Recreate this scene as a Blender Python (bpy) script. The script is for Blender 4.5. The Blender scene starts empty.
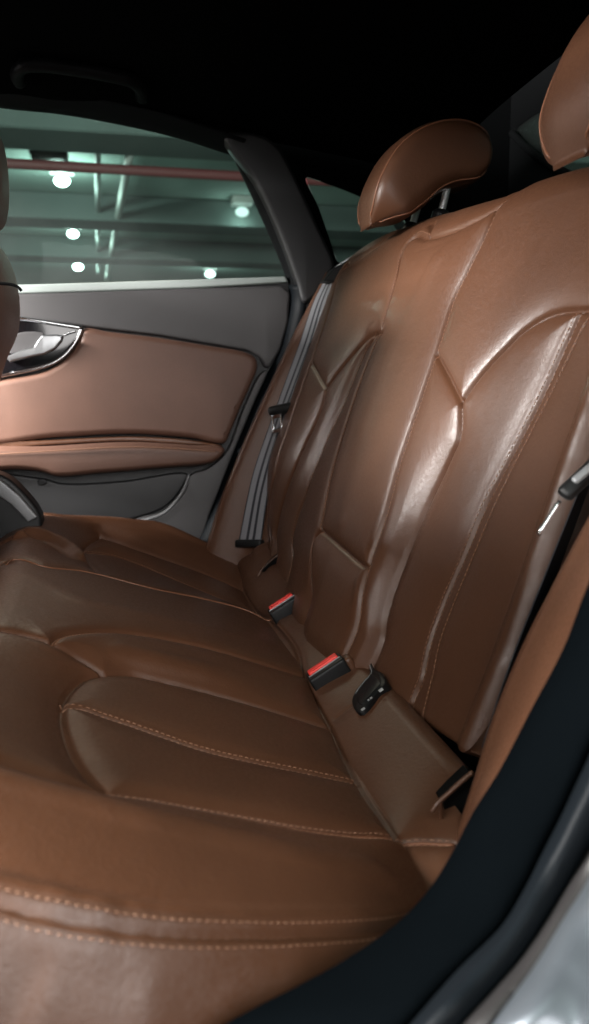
import bpy, bmesh, math, random
import numpy as np
from mathutils import Vector, Matrix
random.seed(4); rng = np.random.default_rng(7)
S = bpy.context.scene
COL = S.collection
RD = math.radians

# ------------------------------------------------------------------ camera (survey of the photograph)
FPX, W, H = 850.0, 589, 1024
YAW, PITCH = RD(12.1444), RD(8.0321)
CAM = np.array([-1.17027, .24092, .39811])
FW = np.array([math.cos(PITCH)*math.cos(YAW), -math.sin(YAW)*math.cos(PITCH), -math.sin(PITCH)])
RT = np.array([-math.sin(YAW), -math.cos(YAW), 0.0])
UP = np.cross(RT, FW)
def ray(x, y): return FW + RT*(x-W/2)/FPX - UP*(y-H/2)/FPX
def on_x(x, y, X):
    r = ray(x, y); return CAM + r*((X-CAM[0])/r[0])
def on_y(x, y, Y):
    r = ray(x, y); return CAM + r*((Y-CAM[1])/r[1])
def on_z(x, y, Z):
    r = ray(x, y); return CAM + r*((Z-CAM[2])/r[2])
def on_plane(x, y, P0, n):
    r = ray(x, y); P0 = np.asarray(P0, float); n = np.asarray(n, float)
    return CAM + r*(((P0-CAM)@n)/(r@n))

# ------------------------------------------------------------------ materials
def mat(name):
    m = bpy.data.materials.new(name); m.use_nodes = True
    return m, m.node_tree.nodes, m.node_tree.links, m.node_tree.nodes['Principled BSDF']
def simple(name, col, rough=.5, metal=0., spec=.5, bump=0., bscale=400, var=0., coat=0., vscale=6):
    m, N, L, B = mat(name)
    B.inputs['Base Color'].default_value = (*col, 1); B.inputs['Roughness'].default_value = rough
    B.inputs['Metallic'].default_value = metal; B.inputs['Specular IOR Level'].default_value = spec
    B.inputs['Coat Weight'].default_value = coat
    tc = N.new('ShaderNodeTexCoord')
    if bump:
        n = N.new('ShaderNodeTexNoise'); n.inputs['Scale'].default_value = bscale; n.inputs['Detail'].default_value = 3
        L.new(tc.outputs['Object'], n.inputs['Vector'])
        b = N.new('ShaderNodeBump'); b.inputs['Strength'].default_value = bump; b.inputs['Distance'].default_value = .001
        L.new(n.outputs['Fac'], b.inputs['Height']); L.new(b.outputs['Normal'], B.inputs['Normal'])
    if var:
        n = N.new('ShaderNodeTexNoise'); n.inputs['Scale'].default_value = vscale; n.inputs['Detail'].default_value = 5
        L.new(tc.outputs['Object'], n.inputs['Vector'])
        mx = N.new('ShaderNodeMix'); mx.data_type = 'RGBA'
        mx.inputs['A'].default_value = (*[c*(1-var) for c in col], 1); mx.inputs['B'].default_value = (*[min(1, c*(1+var)) for c in col], 1)
        L.new(n.outputs['Fac'], mx.inputs['Factor']); L.new(mx.outputs['Result'], B.inputs['Base Color'])
    return m
def leather(name, col, rough, grain=1.0, wr=1.0):
    m, N, L, B = mat(name)
    tc = N.new('ShaderNodeTexCoord')
    big = N.new('ShaderNodeTexNoise'); big.inputs['Scale'].default_value = 9; big.inputs['Detail'].default_value = 6; big.inputs['Roughness'].default_value = .6
    vo = N.new('ShaderNodeTexVoronoi'); vo.inputs['Scale'].default_value = 900; vo.feature = 'DISTANCE_TO_EDGE'
    wrn = N.new('ShaderNodeTexNoise'); wrn.inputs['Scale'].default_value = 34; wrn.inputs['Detail'].default_value = 4; wrn.inputs['Distortion'].default_value = .6
    fine = N.new('ShaderNodeTexNoise'); fine.inputs['Scale'].default_value = 260; fine.inputs['Detail'].default_value = 4
    for n in (big, vo, wrn, fine): L.new(tc.outputs['Object'], n.inputs['Vector'])
    mx = N.new('ShaderNodeMix'); mx.data_type = 'RGBA'
    mx.inputs['A'].default_value = (*[c*.72 for c in col], 1); mx.inputs['B'].default_value = (*[c*1.28 for c in col], 1)
    L.new(big.outputs['Fac'], mx.inputs['Factor']); L.new(mx.outputs['Result'], B.inputs['Base Color'])
    mr = N.new('ShaderNodeMapRange'); mr.inputs['To Min'].default_value = rough-.06; mr.inputs['To Max'].default_value = rough+.08
    mr.inputs['From Min'].default_value = .3; mr.inputs['From Max'].default_value = .7
    L.new(fine.outputs['Fac'], mr.inputs['Value']); L.new(mr.outputs['Result'], B.inputs['Roughness'])
    b1 = N.new('ShaderNodeBump'); b1.inputs['Strength'].default_value = .18*grain; b1.inputs['Distance'].default_value = .0006
    b2 = N.new('ShaderNodeBump'); b2.inputs['Strength'].default_value = .09*wr; b2.inputs['Distance'].default_value = .004
    b3 = N.new('ShaderNodeBump'); b3.inputs['Strength'].default_value = .14*grain; b3.inputs['Distance'].default_value = .0015
    L.new(vo.outputs['Distance'], b1.inputs['Height']); L.new(fine.outputs['Fac'], b3.inputs['Height']); L.new(wrn.outputs['Fac'], b2.inputs['Height'])
    L.new(b2.outputs['Normal'], b3.inputs['Normal']); L.new(b3.outputs['Normal'], b1.inputs['Normal']); L.new(b1.outputs['Normal'], B.inputs['Normal'])
    B.inputs['Specular IOR Level'].default_value = .5
    return m
def emitter(name, col, s):
    m = bpy.data.materials.new(name); m.use_nodes = True; N = m.node_tree.nodes; L = m.node_tree.links
    N.clear(); e = N.new('ShaderNodeEmission'); o = N.new('ShaderNodeOutputMaterial')
    e.inputs['Color'].default_value = (*col, 1); e.inputs['Strength'].default_value = s; L.new(e.outputs[0], o.inputs[0]); return m
def glass(name, tint, dust=.07):
    m = bpy.data.materials.new(name); m.use_nodes = True; N = m.node_tree.nodes; L = m.node_tree.links
    N.clear(); t = N.new('ShaderNodeBsdfTransparent'); g = N.new('ShaderNodeBsdfGlossy'); mx = N.new('ShaderNodeMixShader'); o = N.new('ShaderNodeOutputMaterial')
    fr = N.new('ShaderNodeFresnel'); fr.inputs['IOR'].default_value = 1.12
    t.inputs['Color'].default_value = (*tint, 1); g.inputs['Roughness'].default_value = .02
    d = N.new('ShaderNodeBsdfDiffuse'); d.inputs['Color'].default_value = (.5, .56, .54, 1); m2 = N.new('ShaderNodeMixShader'); tc = N.new('ShaderNodeTexCoord')
    ns = N.new('ShaderNodeTexNoise'); ns.inputs['Scale'].default_value = 5; ns.inputs['Detail'].default_value = 5; mp = N.new('ShaderNodeMapRange')
    mp.inputs['From Min'].default_value = .3; mp.inputs['From Max'].default_value = .8; mp.inputs['To Min'].default_value = dust*.15; mp.inputs['To Max'].default_value = dust
    L.new(tc.outputs['Object'], ns.inputs['Vector']); L.new(ns.outputs['Fac'], mp.inputs['Value']); L.new(mp.outputs['Result'], m2.inputs[0])   # a film of dust
    L.new(fr.outputs[0], mx.inputs[0]); L.new(t.outputs[0], mx.inputs[1]); L.new(g.outputs[0], mx.inputs[2])
    L.new(mx.outputs[0], m2.inputs[1]); L.new(d.outputs[0], m2.inputs[2]); L.new(m2.outputs[0], o.inputs[0]); return m

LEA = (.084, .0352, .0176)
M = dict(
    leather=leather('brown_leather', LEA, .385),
    leather_front=leather('front_seat_leather', (.20, .092, .055), .62), leather_door_lit=leather('door_leather_lit', (.118, .059, .040), .55, .8, .6),  # door copy of the seat leather, stronger light put into its colour
    thread=simple('thread', (.29, .15, .09), .6),
    piping=leather('piping_leather', (.2, .085, .045), .42, .5, 0),
    black=simple('black_plastic', (.006, .0065, .007), .45, spec=.3, bump=.15, bscale=900),
    gloss=simple('gloss_black', (.004, .004, .005), .1, coat=.3),
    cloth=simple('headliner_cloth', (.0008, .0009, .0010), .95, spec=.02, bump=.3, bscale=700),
    grey=simple('grey_trim', (.052, .050, .051), .5, bump=.25, bscale=900, var=.08),
    grey_dark=simple('dark_grey_trim', (.011, .0115, .0125), .5, bump=.25, bscale=700, var=.1),
    silver=simple('satin_grey', (.2, .205, .21), .38, metal=.3, var=.06),
    ledge=simple('ledge_reflection', (.27, .31, .295), .35), post=simple('post_steel', (.75, .78, .78), .35, metal=.75), chrome=simple('chrome', (.75, .76, .78), .16, metal=1.),  # ledge: pale green lamp reflection put into the colour of a silver strip
    satin=simple('satin_chrome', (.36, .37, .38), .38, metal=1.),
    rubber=simple('rubber', (.003, .0045, .006), .55, spec=.1, bump=.2, bscale=300),
    rubber_soft=simple('sill_plastic', (.0014, .0020, .0025), .7, spec=.0, bump=.3, bscale=500, var=.15),
    paint=simple('silver_paint', (.10, .115, .13), .32, metal=.6, coat=.3),
    red=simple('red_button', (.80, .045, .035), .38),
    pgrey=simple('printed_grey', (.4, .41, .42), .5),
    dark_fill=simple('recess_dark_fill', (.004, .004, .004), .9, spec=.1),
)

# ------------------------------------------------------------------ object helpers
def link_obj(o, parent=None):
    COL.objects.link(o)
    if parent is not None: o.parent = parent
    return o
def thing(name, label, cat, loc=(0, 0, 0), group=None):
    o = bpy.data.objects.new(name, None); COL.objects.link(o); o.location = loc
    o.empty_display_size = .05
    o['label'] = label; o['category'] = cat
    if group: o['group'] = group
    return o
def tag(o, label=None, cat=None, group=None, kind=None):
    if label: o['label'] = label
    if cat: o['category'] = cat
    if group: o['group'] = group
    if kind: o['kind'] = kind
    return o
def mesh_obj(name, V, Fc, material, parent=None, smooth=True):
    me = bpy.data.meshes.new(name)
    V = np.asarray(V, float)
    if parent is not None: V = V - np.array(parent_world(parent))
    me.from_pydata([tuple(v) for v in V], [], [tuple(int(i) for i in f) for f in Fc])
    me.materials.append(material)
    me.polygons.foreach_set('use_smooth', [smooth]*len(me.polygons)); me.update()
    return link_obj(bpy.data.objects.new(name, me), parent)
def parent_world(p):
    v = Vector((0, 0, 0))
    while p is not None: v += p.location; p = p.parent
    return tuple(v)
def bm_obj(name, bm, material, parent=None, smooth=True):
    bmesh.ops.recalc_face_normals(bm, faces=bm.faces[:])
    if parent is not None:
        bmesh.ops.translate(bm, verts=bm.verts[:], vec=-Vector(parent_world(parent)))
    me = bpy.data.meshes.new(name); bm.to_mesh(me); bm.free()
    me.materials.append(material)
    me.polygons.foreach_set('use_smooth', [smooth]*len(me.polygons)); me.update()
    return link_obj(bpy.data.objects.new(name, me), parent)
def resample(P, n, closed=False):
    P = np.asarray(P, float)
    if closed: P = np.vstack([P, P[:1]])
    d = np.r_[0, np.cumsum(np.linalg.norm(np.diff(P, axis=0), axis=1))]
    t = np.linspace(0, d[-1], n+1)[:-1] if closed else np.linspace(0, d[-1], n)
    return np.stack([np.interp(t, d, P[:, k]) for k in range(P.shape[1])], 1)
def smooth_curve(P, n, closed=False):
    """Catmull-Rom through the points, then even resampling."""
    P = np.asarray(P, float); m = len(P)
    if m < 3: return resample(P, n, closed)
    out = []
    rngi = range(m) if closed else range(m-1)
    for i in rngi:
        p0 = P[(i-1) % m] if (closed or i > 0) else 2*P[0]-P[1]
        p1 = P[i]; p2 = P[(i+1) % m]
        p3 = P[(i+2) % m] if (closed or i+2 < m) else 2*P[-1]-P[-2]
        l1 = max(1e-9, np.linalg.norm(p1-p0)**.5); l2 = max(1e-9, np.linalg.norm(p2-p1)**.5); l3 = max(1e-9, np.linalg.norm(p3-p2)**.5)
        t0, t1 = 0, l1; t2 = t1+l2; t3 = t2+l3
        for t in np.linspace(t1, t2, 14)[:-1]:
            a1 = (t1-t)/(t1-t0)*p0+(t-t0)/(t1-t0)*p1; a2 = (t2-t)/(t2-t1)*p1+(t-t1)/(t2-t1)*p2; a3 = (t3-t)/(t3-t2)*p2+(t-t2)/(t3-t2)*p3
            b1 = (t2-t)/(t2-t0)*a1+(t-t0)/(t2-t0)*a2; b2 = (t3-t)/(t3-t1)*a2+(t-t1)/(t3-t1)*a3
            out.append((t2-t)/(t2-t1)*b1+(t-t1)/(t2-t1)*b2)
    if not closed: out.append(P[-1])
    return resample(np.array(out), n, closed)
def tube_geo(P, r, sides=8, closed=False, cap=True):
    P = np.asarray(P, float); n = len(P)
    V = []; Fc = []
    T = np.gradient(P, axis=0) if not closed else np.roll(P, -1, 0)-np.roll(P, 1, 0)
    ref = np.array([0, 0, 1.0])
    prev = None
    rr = np.broadcast_to(r, (n,))
    for i in range(n):
        t = T[i]/max(1e-12, np.linalg.norm(T[i]))
        if prev is None:
            a = np.cross(t, ref)
            if np.linalg.norm(a) < .1: a = np.cross(t, [1., 0, 0])
        else: a = prev - t*(prev@t)
        a = a/np.linalg.norm(a); prev = a; b = np.cross(t, a)
        for k in range(sides):
            th = 2*math.pi*k/sides
            V.append(P[i]+rr[i]*(math.cos(th)*a+math.sin(th)*b))
    m = n if closed else n-1
    for i in range(m):
        j = (i+1) % n
        for k in range(sides):
            k2 = (k+1) % sides
            Fc.append((i*sides+k, i*sides+k2, j*sides+k2, j*sides+k))
    if cap and not closed:
        Fc.append(tuple(range(sides-1, -1, -1))); Fc.append(tuple((n-1)*sides+k for k in range(sides)))
    return V, Fc
def tube(name, P, r, material, parent=None, sides=8, closed=False):
    V, Fc = tube_geo(P, r, sides, closed); return mesh_obj(name, V, Fc, material, parent)
def loft(name, curves, material, parent=None, n=60, m=None, thick=0., smooth_across=True):
    """Skin a sheet through 3-D curves; `thick` gives it a back."""
    C = np.array([smooth_curve(c, n) for c in curves])        # k,n,3
    if m is None: m = 6*(len(curves)-1)+1
    G = np.array([smooth_curve(C[:, i], m) if smooth_across else resample(C[:, i], m) for i in range(n)])   # n,m,3
    V = G.reshape(-1, 3); Fc = []
    for i in range(n-1):
        for j in range(m-1):
            Fc.append((i*m+j, i*m+j+1, (i+1)*m+j+1, (i+1)*m+j))
    o = mesh_obj(name, V, Fc, material, parent)
    if thick:
        md = o.modifiers.new('thickness', 'SOLIDIFY'); md.thickness = thick; md.offset = 0
    return o
def rbox(bm, size, loc, rot=None, bev=.004, seg=3, taper=None):
    r = bmesh.ops.create_cube(bm, size=1.0); vs = r['verts']
    for v in vs: v.co = Vector((v.co.x*size[0], v.co.y*size[1], v.co.z*size[2]))
    if taper:
        for v in vs:
            if v.co.z > 0: v.co.x *= taper; v.co.y *= taper
    es = list({e for v in vs for e in v.link_edges})
    if bev:
        rb = bmesh.ops.bevel(bm, geom=es, offset=bev, segments=seg, profile=.5, affect='EDGES'); vs = list({v for f in rb['faces'] for v in f.verts} | {v for v in vs if v.is_valid})
    Mx = Matrix.Translation(Vector(loc)) @ (rot.to_4x4() if rot is not None else Matrix.Identity(4))
    # all verts of this island
    seen = set(vs); st = list(vs)
    while st:
        v = st.pop()
        for e in v.link_edges:
            w = e.other_vert(v)
            if w not in seen: seen.add(w); st.append(w)
    for v in seen: v.co = Mx @ v.co
    return seen
def frame(xa, za):
    """rotation whose X axis is xa and Z axis is close to za"""
    x = Vector(xa).normalized(); z = Vector(za); z = (z - x*z.dot(x)).normalized(); y = z.cross(x)
    return Matrix((x, y, z)).transposed()
def pad(name, outline, X, material, parent=None, thick=.02, bulge=.01, edge=.012, n=200, smooth=True, holes=None, depth=None):
    """A padded panel on the plane x = X: outline in picture measure, domed towards -x, closed at the back."""
    P3 = np.array([on_x(x, y, X) for x, y in outline])
    P = smooth_curve(P3[:, 1:], n, True) if smooth else resample(P3[:, 1:], n, True)
    A = .5*np.sum(P[:, 0]*np.roll(P[:, 1], -1)-np.roll(P[:, 0], -1)*P[:, 1])
    T = np.roll(P, -2, 0)-np.roll(P, 2, 0); T /= np.linalg.norm(T, axis=1)[:, None]+1e-12
    Nn = np.stack([-T[:, 1], T[:, 0]], 1)*(1 if A > 0 else -1)
    for _ in range(3): Nn = (np.roll(Nn, 1, 0)+Nn*2+np.roll(Nn, -1, 0)); Nn /= np.linalg.norm(Nn, axis=1)[:, None]+1e-12
    rings = [(0, thick)] + [(edge*(1-math.cos(a)), -bulge*math.sin(a)) for a in np.linspace(0, math.pi/2, 8)] 
    bm = bmesh.new(); prev = None
    for ins, dx in rings:
        q = P+Nn*ins
        ring = [bm.verts.new((X+dx, a, b)) for a, b in q]
        if prev:
            for i in range(n):
                j = (i+1) % n; bm.faces.new((prev[i], prev[j], ring[j], ring[i]))
        else: back = ring
        prev = ring
    f1 = bm.faces.new(prev); f2 = bm.faces.new(back)
    bmesh.ops.triangulate(bm, faces=[f1, f2])
    return bm_obj(name, bm, material, parent)
def extrude_poly(name, P3, vec, material, parent=None, bev=0., smooth=False):
    bm = bmesh.new()
    a = [bm.verts.new(p) for p in P3]; b = [bm.verts.new(np.asarray(p)+np.asarray(vec)) for p in P3]
    n = len(a)
    for i in range(n):
        j = (i+1) % n; bm.faces.new((a[i], a[j], b[j], b[i]))
    f1 = bm.faces.new(a); f2 = bm.faces.new(b)
    if bev: bmesh.ops.bevel(bm, geom=list(f1.edges)+list(f2.edges), offset=bev, segments=3, profile=.5, affect='EDGES')
    return bm_obj(name, bm, material, parent, smooth)

# ------------------------------------------------------------------ upholstery: a relief grown from its seams
class Relief:
    def __init__(self, profile, x0, x1, k=0.0, step=.002, stretch=None, pill=.009, R=.012, blur=50):
        """profile: polyline of (s, y, z) across the surface; offset along its normal is k*x + relief"""
        self.pr = np.array(profile, float); self.k = k; self.st = stretch; self.links = []
        self.x = np.arange(x0, x1+1e-9, step); self.s = np.arange(self.pr[0, 0], self.pr[-1, 0]+1e-9, step)
        self.step = step; self.seams = []; self.guides = []; self.pill = pill; self.R = R; self.blur = blur
        pr = self.pr
        T = np.diff(pr[:, 1:], axis=0); T /= np.linalg.norm(T, axis=1)[:, None]
        self.nseg = np.stack([-T[:, 1], T[:, 0]], 1)     # y,z normals
        self.sign = 1.0
    def flip(self): self.nseg *= -1; self.sign = -1.0; return self
    def trace(self, x, y, o):
        """the place (x, s) on the surface, lifted by o, that is seen at a point of the photograph"""
        r = ray(x, y); Xg = 0.; sg = .3; kf = self.k if callable(self.k) else (lambda q, X: self.k); VT_ = getattr(self, 'vt', 0.)
        for it in range(30 if self.st is not None else 1):
            k = float(kf(np.float64(sg), np.float64(Xg)))
            sh = (float(self.st(Xg))-1)*VT_ if self.st is not None else 0.
            dy, dz = (sh*self.dir[0], sh*self.dir[1]) if self.st is not None else (0., 0.)
            best = None; near = None
            for i in range(len(self.pr)-1):
                s0, y0, z0 = self.pr[i]; s1, y1, z1 = self.pr[i+1]; ny, nz = self.nseg[i]
                den = r[1]*ny+r[2]*nz-k*r[0]
                if abs(den) < 1e-9: continue
                t = (o+k*CAM[0]-((CAM[1]-y0-dy)*ny+(CAM[2]-z0-dz)*nz))/den
                if t <= 0: continue
                P = CAM+r*t; L = math.hypot(y1-y0, z1-z0)
                e = ((P[1]-y0-dy)*(y1-y0)+(P[2]-z0-dz)*(z1-z0))/L
                lo = -.03 if i == 0 else -.004; hi = L+.03 if i == len(self.pr)-2 else L+.004
                if lo <= e <= hi and (best is None or t < best[0]): best = (t, P[0], s0+(s1-s0)*e/L)
                miss = max(lo-e, e-hi, 0)
                if near is None or miss < near[3]: near = (t, P[0], s0+(s1-s0)*min(max(e/L, 0), 1), miss)
            if best is None:
                best = near[:3]
            Xg = .5*Xg+.5*best[1] if it < 28 else best[1]; sg = .6*sg+.4*best[2]
        X, s = best[1], best[2]
        if near[3] > .012: print('TRACE far', (x, y, o), near)
        if self.st is not None:
            f = float(self.st(X))
            if s < VT_: s = (s+(f-1)*VT_)/f
        return (X, s)
    def seam(self, kind, pts, tail=None):
        Q = [[*self.trace(*p), p[2]] for p in pts]
        if tail == 'end': Q += [[Q[-1][0], min(Q[-1][1]-.012, -.012), Q[-1][2]], [Q[-1][0], -.05, Q[-1][2]], [Q[-1][0], -.10, Q[-1][2]]]
        if tail == 'start': Q = [[Q[0][0], -.10, Q[0][2]], [Q[0][0], -.05, Q[0][2]], [Q[0][0], min(Q[0][1]-.012, -.012), Q[0][2]]]+Q
        return self.seam_xs(kind, Q)
    def seam_xs(self, kind, Q):
        Q = np.asarray(Q, float)
        L = np.linalg.norm(np.diff(Q[:, :2], axis=0), axis=1).sum()
        C = smooth_curve(Q, max(4, int(L/.005))); self.seams.append((kind, C)); return C
    def link(self, *pts):
        """a boundary between two panels that has no seam of its own"""
        self.links.append(resample(np.array([p[:2] for p in pts], float), 200))
    def guide(self, pts): self.guides.append(resample(np.array([[*self.trace(*p), p[2]] for p in pts]), 60))
    def guide_xs(self, pts): self.guides.append(resample(np.array(pts, float), 80))
    def solve(self):
        nx, ns = len(self.x), len(self.s)
        cons = [c for _, c in self.seams]+self.guides
        D = [resample(c, max(4, int(np.linalg.norm(np.diff(c[:, :2], axis=0), axis=1).sum()/.001)+2)) for c in cons]
        D = np.vstack(D)
        z = None
        for f in (16, 8, 4, 2, 1):
            mx, ms = (nx+f-1)//f, (ns+f-1)//f
            i = np.clip(np.round((D[:, 0]-self.x[0])/self.step/f).astype(int), -1, mx); j = np.clip(np.round((D[:, 1]-self.s[0])/self.step/f).astype(int), -1, ms)
            ok = (i >= 0) & (i < mx) & (j >= 0) & (j < ms)
            num = np.zeros((mx, ms)); cnt = np.zeros((mx, ms)); np.add.at(num, (i[ok], j[ok]), D[ok, 2]); np.add.at(cnt, (i[ok], j[ok]), 1)
            fix = cnt > 0; val = np.where(fix, num/np.maximum(cnt, 1), 0)
            if z is None: z = np.full((mx, ms), val[fix].mean())
            else:
                zi = np.minimum(np.arange(mx)/2., z.shape[0]-1.001); zj = np.minimum(np.arange(ms)/2., z.shape[1]-1.001)
                a = zi.astype(int); b = zj.astype(int); fa = (zi-a)[:, None]; fb = (zj-b)[None]
                a1 = np.minimum(a+1, z.shape[0]-1); b1 = np.minimum(b+1, z.shape[1]-1)
                z = (z[np.ix_(a, b)]*(1-fa)*(1-fb)+z[np.ix_(a1, b)]*fa*(1-fb)+z[np.ix_(a, b1)]*(1-fa)*fb+z[np.ix_(a1, b1)]*fa*fb)
            z = np.where(fix, val, z)
            for _ in range({16: 3000, 8: 1200, 4: 500, 2: 150, 1: 60}[f]):
                p = np.pad(z, 1, mode='edge')
                z = .25*(p[2:, 1:-1]+p[:-2, 1:-1]+p[1:-1, 2:]+p[1:-1, :-2]); z = np.where(fix, val, z)
        for _ in range(self.blur):
            p = np.pad(z, 1, mode='edge'); z = .2*(p[2:, 1:-1]+p[:-2, 1:-1]+p[1:-1, 2:]+p[1:-1, :-2]+z)
        # bring the smoothed sheet back to its seams
        i = np.round((D[:, 0]-self.x[0])/self.step).astype(int); j = np.round((D[:, 1]-self.s[0])/self.step).astype(int)
        ok = (i >= 0) & (i < nx) & (j >= 0) & (j < ns); ng = sum(len(c) for c in self.guides)
        for _ in range(4):
            num = np.zeros((nx, ns)); cnt = np.zeros((nx, ns)); np.add.at(num, (i[ok], j[ok]), (D[ok, 2]-z[i[ok], j[ok]])); np.add.at(cnt, (i[ok], j[ok]), 1.)
            num = np.where(cnt > 0, num/np.maximum(cnt, 1), 0); cnt = (cnt > 0)*1.
            for _ in range(30):
                for q in (0, 1):
                    A_ = (num, cnt)[q]; p = np.pad(A_, 1, mode='edge'); p = .2*(p[2:, 1:-1]+p[:-2, 1:-1]+p[1:-1, 2:]+p[1:-1, :-2]+A_)
                    if q == 0: num = p
                    else: cnt = p
            z = z+num/(cnt+.01)
        self.macro = z
        XX, SS = np.meshgrid(self.x, self.s, indexing='ij')
        h = z.copy(); dm = np.full((nx, ns), 9.); bar = np.zeros((nx, ns), bool)
        for kind, C in self.seams:
            lo = C[:, :2].min(0)-.09; hi = C[:, :2].max(0)+.09
            i0, i1 = np.searchsorted(self.x, [lo[0], hi[0]]); j0, j1 = np.searchsorted(self.s, [lo[1], hi[1]])
            if i1 <= i0 or j1 <= j0: continue
            x = XX[i0:i1, j0:j1]; s = SS[i0:i1, j0:j1]; d = np.full(x.shape, 9.)
            for q in range(len(C)-1):
                ax, ay = C[q, :2]; bx, by = C[q+1, :2]; ux, uy = bx-ax, by-ay; l2 = ux*ux+uy*uy+1e-12
                t = np.clip(((x-ax)*ux+(s-ay)*uy)/l2, 0, 1); d = np.minimum(d, (x-ax-t*ux)**2+(s-ay-t*uy)**2)
            d = np.sqrt(d)
            if kind in 'GTSP': dm[i0:i1, j0:j1] = np.minimum(dm[i0:i1, j0:j1], d + (0 if kind in 'GT' else 0))
            if kind in 'GT': h[i0:i1, j0:j1] -= .0035*np.exp(-(d/.0026)**2)
            if kind == 'S': h[i0:i1, j0:j1] += .0016*np.exp(-(d/.0085)**4) - .0036*np.exp(-(d/.0022)**2) - .0010*np.exp(-((d-.0055)/.0016)**2)
            if kind == 'F': h[i0:i1, j0:j1] -= .0012*np.exp(-(d/.0022)**2)
            bar[i0:i1, j0:j1] |= d < .0022
        for C in self.links:
            i = np.round((C[:, 0]-self.x[0])/self.step).astype(int); j = np.round((C[:, 1]-self.s[0])/self.step).astype(int)
            for a in (-1, 0, 1):
                for b in (-1, 0, 1):
                    ok = (i+a >= 0) & (i+a < nx) & (j+b >= 0) & (j+b < ns); bar[i[ok]+a, j[ok]+b] = True
        h += self.pill*(1-np.exp(-dm/self.R))
        self.h = h; self.bar = bar
        s = SS
        ys = np.interp(s, self.pr[:, 0], self.pr[:, 1]); zs = np.interp(s, self.pr[:, 0], self.pr[:, 2])
        e = .004
        ty = np.interp(s+e, self.pr[:, 0], self.pr[:, 1])-np.interp(s-e, self.pr[:, 0], self.pr[:, 1]); tz = np.interp(s+e, self.pr[:, 0], self.pr[:, 2])-np.interp(s-e, self.pr[:, 0], self.pr[:, 2])
        l = np.hypot(ty, tz); ny, nz = -tz/l*self.sign, ty/l*self.sign
        if self.st is not None:
            q = (self.st(XX)-1)*np.minimum(SS, self.vt); ys = ys+q*self.dir[0]; zs = zs+q*self.dir[1]
        o = h+(self.k(SS, XX) if callable(self.k) else self.k)*XX
        self.P = np.stack([XX, ys+ny*o, zs+nz*o], -1)
        du = np.gradient(self.P, axis=0); dv = np.gradient(self.P, axis=1); n = np.cross(du, dv); n /= np.linalg.norm(n, axis=-1)[..., None]+1e-12
        mid = n[nx//2, ns//2]; 
        if mid[1]*ny[nx//2, ns//2]+mid[2]*nz[nx//2, ns//2] < 0: n = -n; self.rev = True
        else: self.rev = False
        self.N = n
    def at(self, X, s, lift=0.):
        i = np.clip((np.asarray(X)-self.x[0])/self.step, 0, len(self.x)-1.001); j = np.clip((np.asarray(s)-self.s[0])/self.step, 0, len(self.s)-1.001)
        a = i.astype(int); b = j.astype(int); fa = (i-a)[..., None]; fb = (j-b)[..., None]
        def g(A): return A[a, b]*(1-fa)*(1-fb)+A[a+1, b]*fa*(1-fb)+A[a, b+1]*(1-fa)*fb+A[a+1, b+1]*fa*fb
        N = g(self.N); return g(self.P)+N*lift, N
    def hit(self, x, y, lift=0.):
        o = 0.
        for _ in range(25):
            X, q = self.trace(x, y, o)
            i = int(np.clip(round((X-self.x[0])/self.step), 0, len(self.x)-1)); j = int(np.clip(round((q-self.s[0])/self.step), 0, len(self.s)-1))
            o = .5*o+.5*self.h[i, j]
        P, N = self.at(np.array([X]), np.array([q]), lift); return P[0], N[0]
    def build(self, seeds, default, material, parent, mask=None):
        """cut the relief into its panels: seeds = [(name, (X, s))]"""
        nx, ns = len(self.x), len(self.s); bar = self.bar; lab = np.where(bar, -1, 0).astype(int)
        names = [default]
        for name, pts in seeds:
            names.append(name); q = len(names)-1
            for (X, s) in pts:
                i = int(round((X-self.x[0])/self.step)); j = int(round((s-self.s[0])/self.step))
                i = min(max(i, 0), nx-1); j = min(max(j, 0), ns-1)
                if lab[i, j] != 0: continue
                st = [(i, j)]; lab[i, j] = q
                while st:
                    a, b = st.pop()
                    for c, d in ((a+1, b), (a-1, b), (a, b+1), (a, b-1)):
                        if 0 <= c < nx and 0 <= d < ns and lab[c, d] == 0: lab[c, d] = q; st.append((c, d))
        for _ in range(6):
            for dx, dy in ((1, 0), (-1, 0), (0, 1), (0, -1)):
                sh = np.roll(np.roll(lab, dx, 0), dy, 1); lab = np.where((lab == -1) & (sh >= 0), sh, lab)
        lab[lab < 0] = 0
        # every connected piece becomes an object of its own; slivers join a neighbour
        for rnd in range(2):
            comp = np.full((nx, ns), -1, int); pieces = []
            for i in range(nx):
                for j in np.nonzero(comp[i] < 0)[0]:
                    if comp[i, j] >= 0: continue
                    q = lab[i, j]; c = len(pieces); st = [(i, j)]; comp[i, j] = c; n_ = 0; nb = {}
                    while st:
                        a, b = st.pop(); n_ += 1
                        for e, d in ((a+1, b), (a-1, b), (a, b+1), (a, b-1)):
                            if 0 <= e < nx and 0 <= d < ns:
                                if lab[e, d] == q:
                                    if comp[e, d] < 0: comp[e, d] = c; st.append((e, d))
                                else: nb[lab[e, d]] = nb.get(lab[e, d], 0)+1
                    pieces.append((q, n_, max(nb, key=nb.get) if nb else q))
            if rnd == 0:
                sm = {c: p[2] for c, p in enumerate(pieces) if p[1] < 400}
                for c, q in sm.items(): lab[comp == c] = q
        lab = comp; names = [names[p[0]] for p in pieces]
        fl = lab[:-1, :-1]
        keep = np.ones_like(fl, bool) if mask is None else mask[:-1, :-1]
        idx = np.arange(nx*ns).reshape(nx, ns)
        quads = np.stack([idx[:-1, :-1], idx[1:, :-1], idx[1:, 1:], idx[:-1, 1:]], -1)
        if self.rev: quads = quads[..., ::-1]
        off = np.array(parent_world(parent)); res = {}
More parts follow.
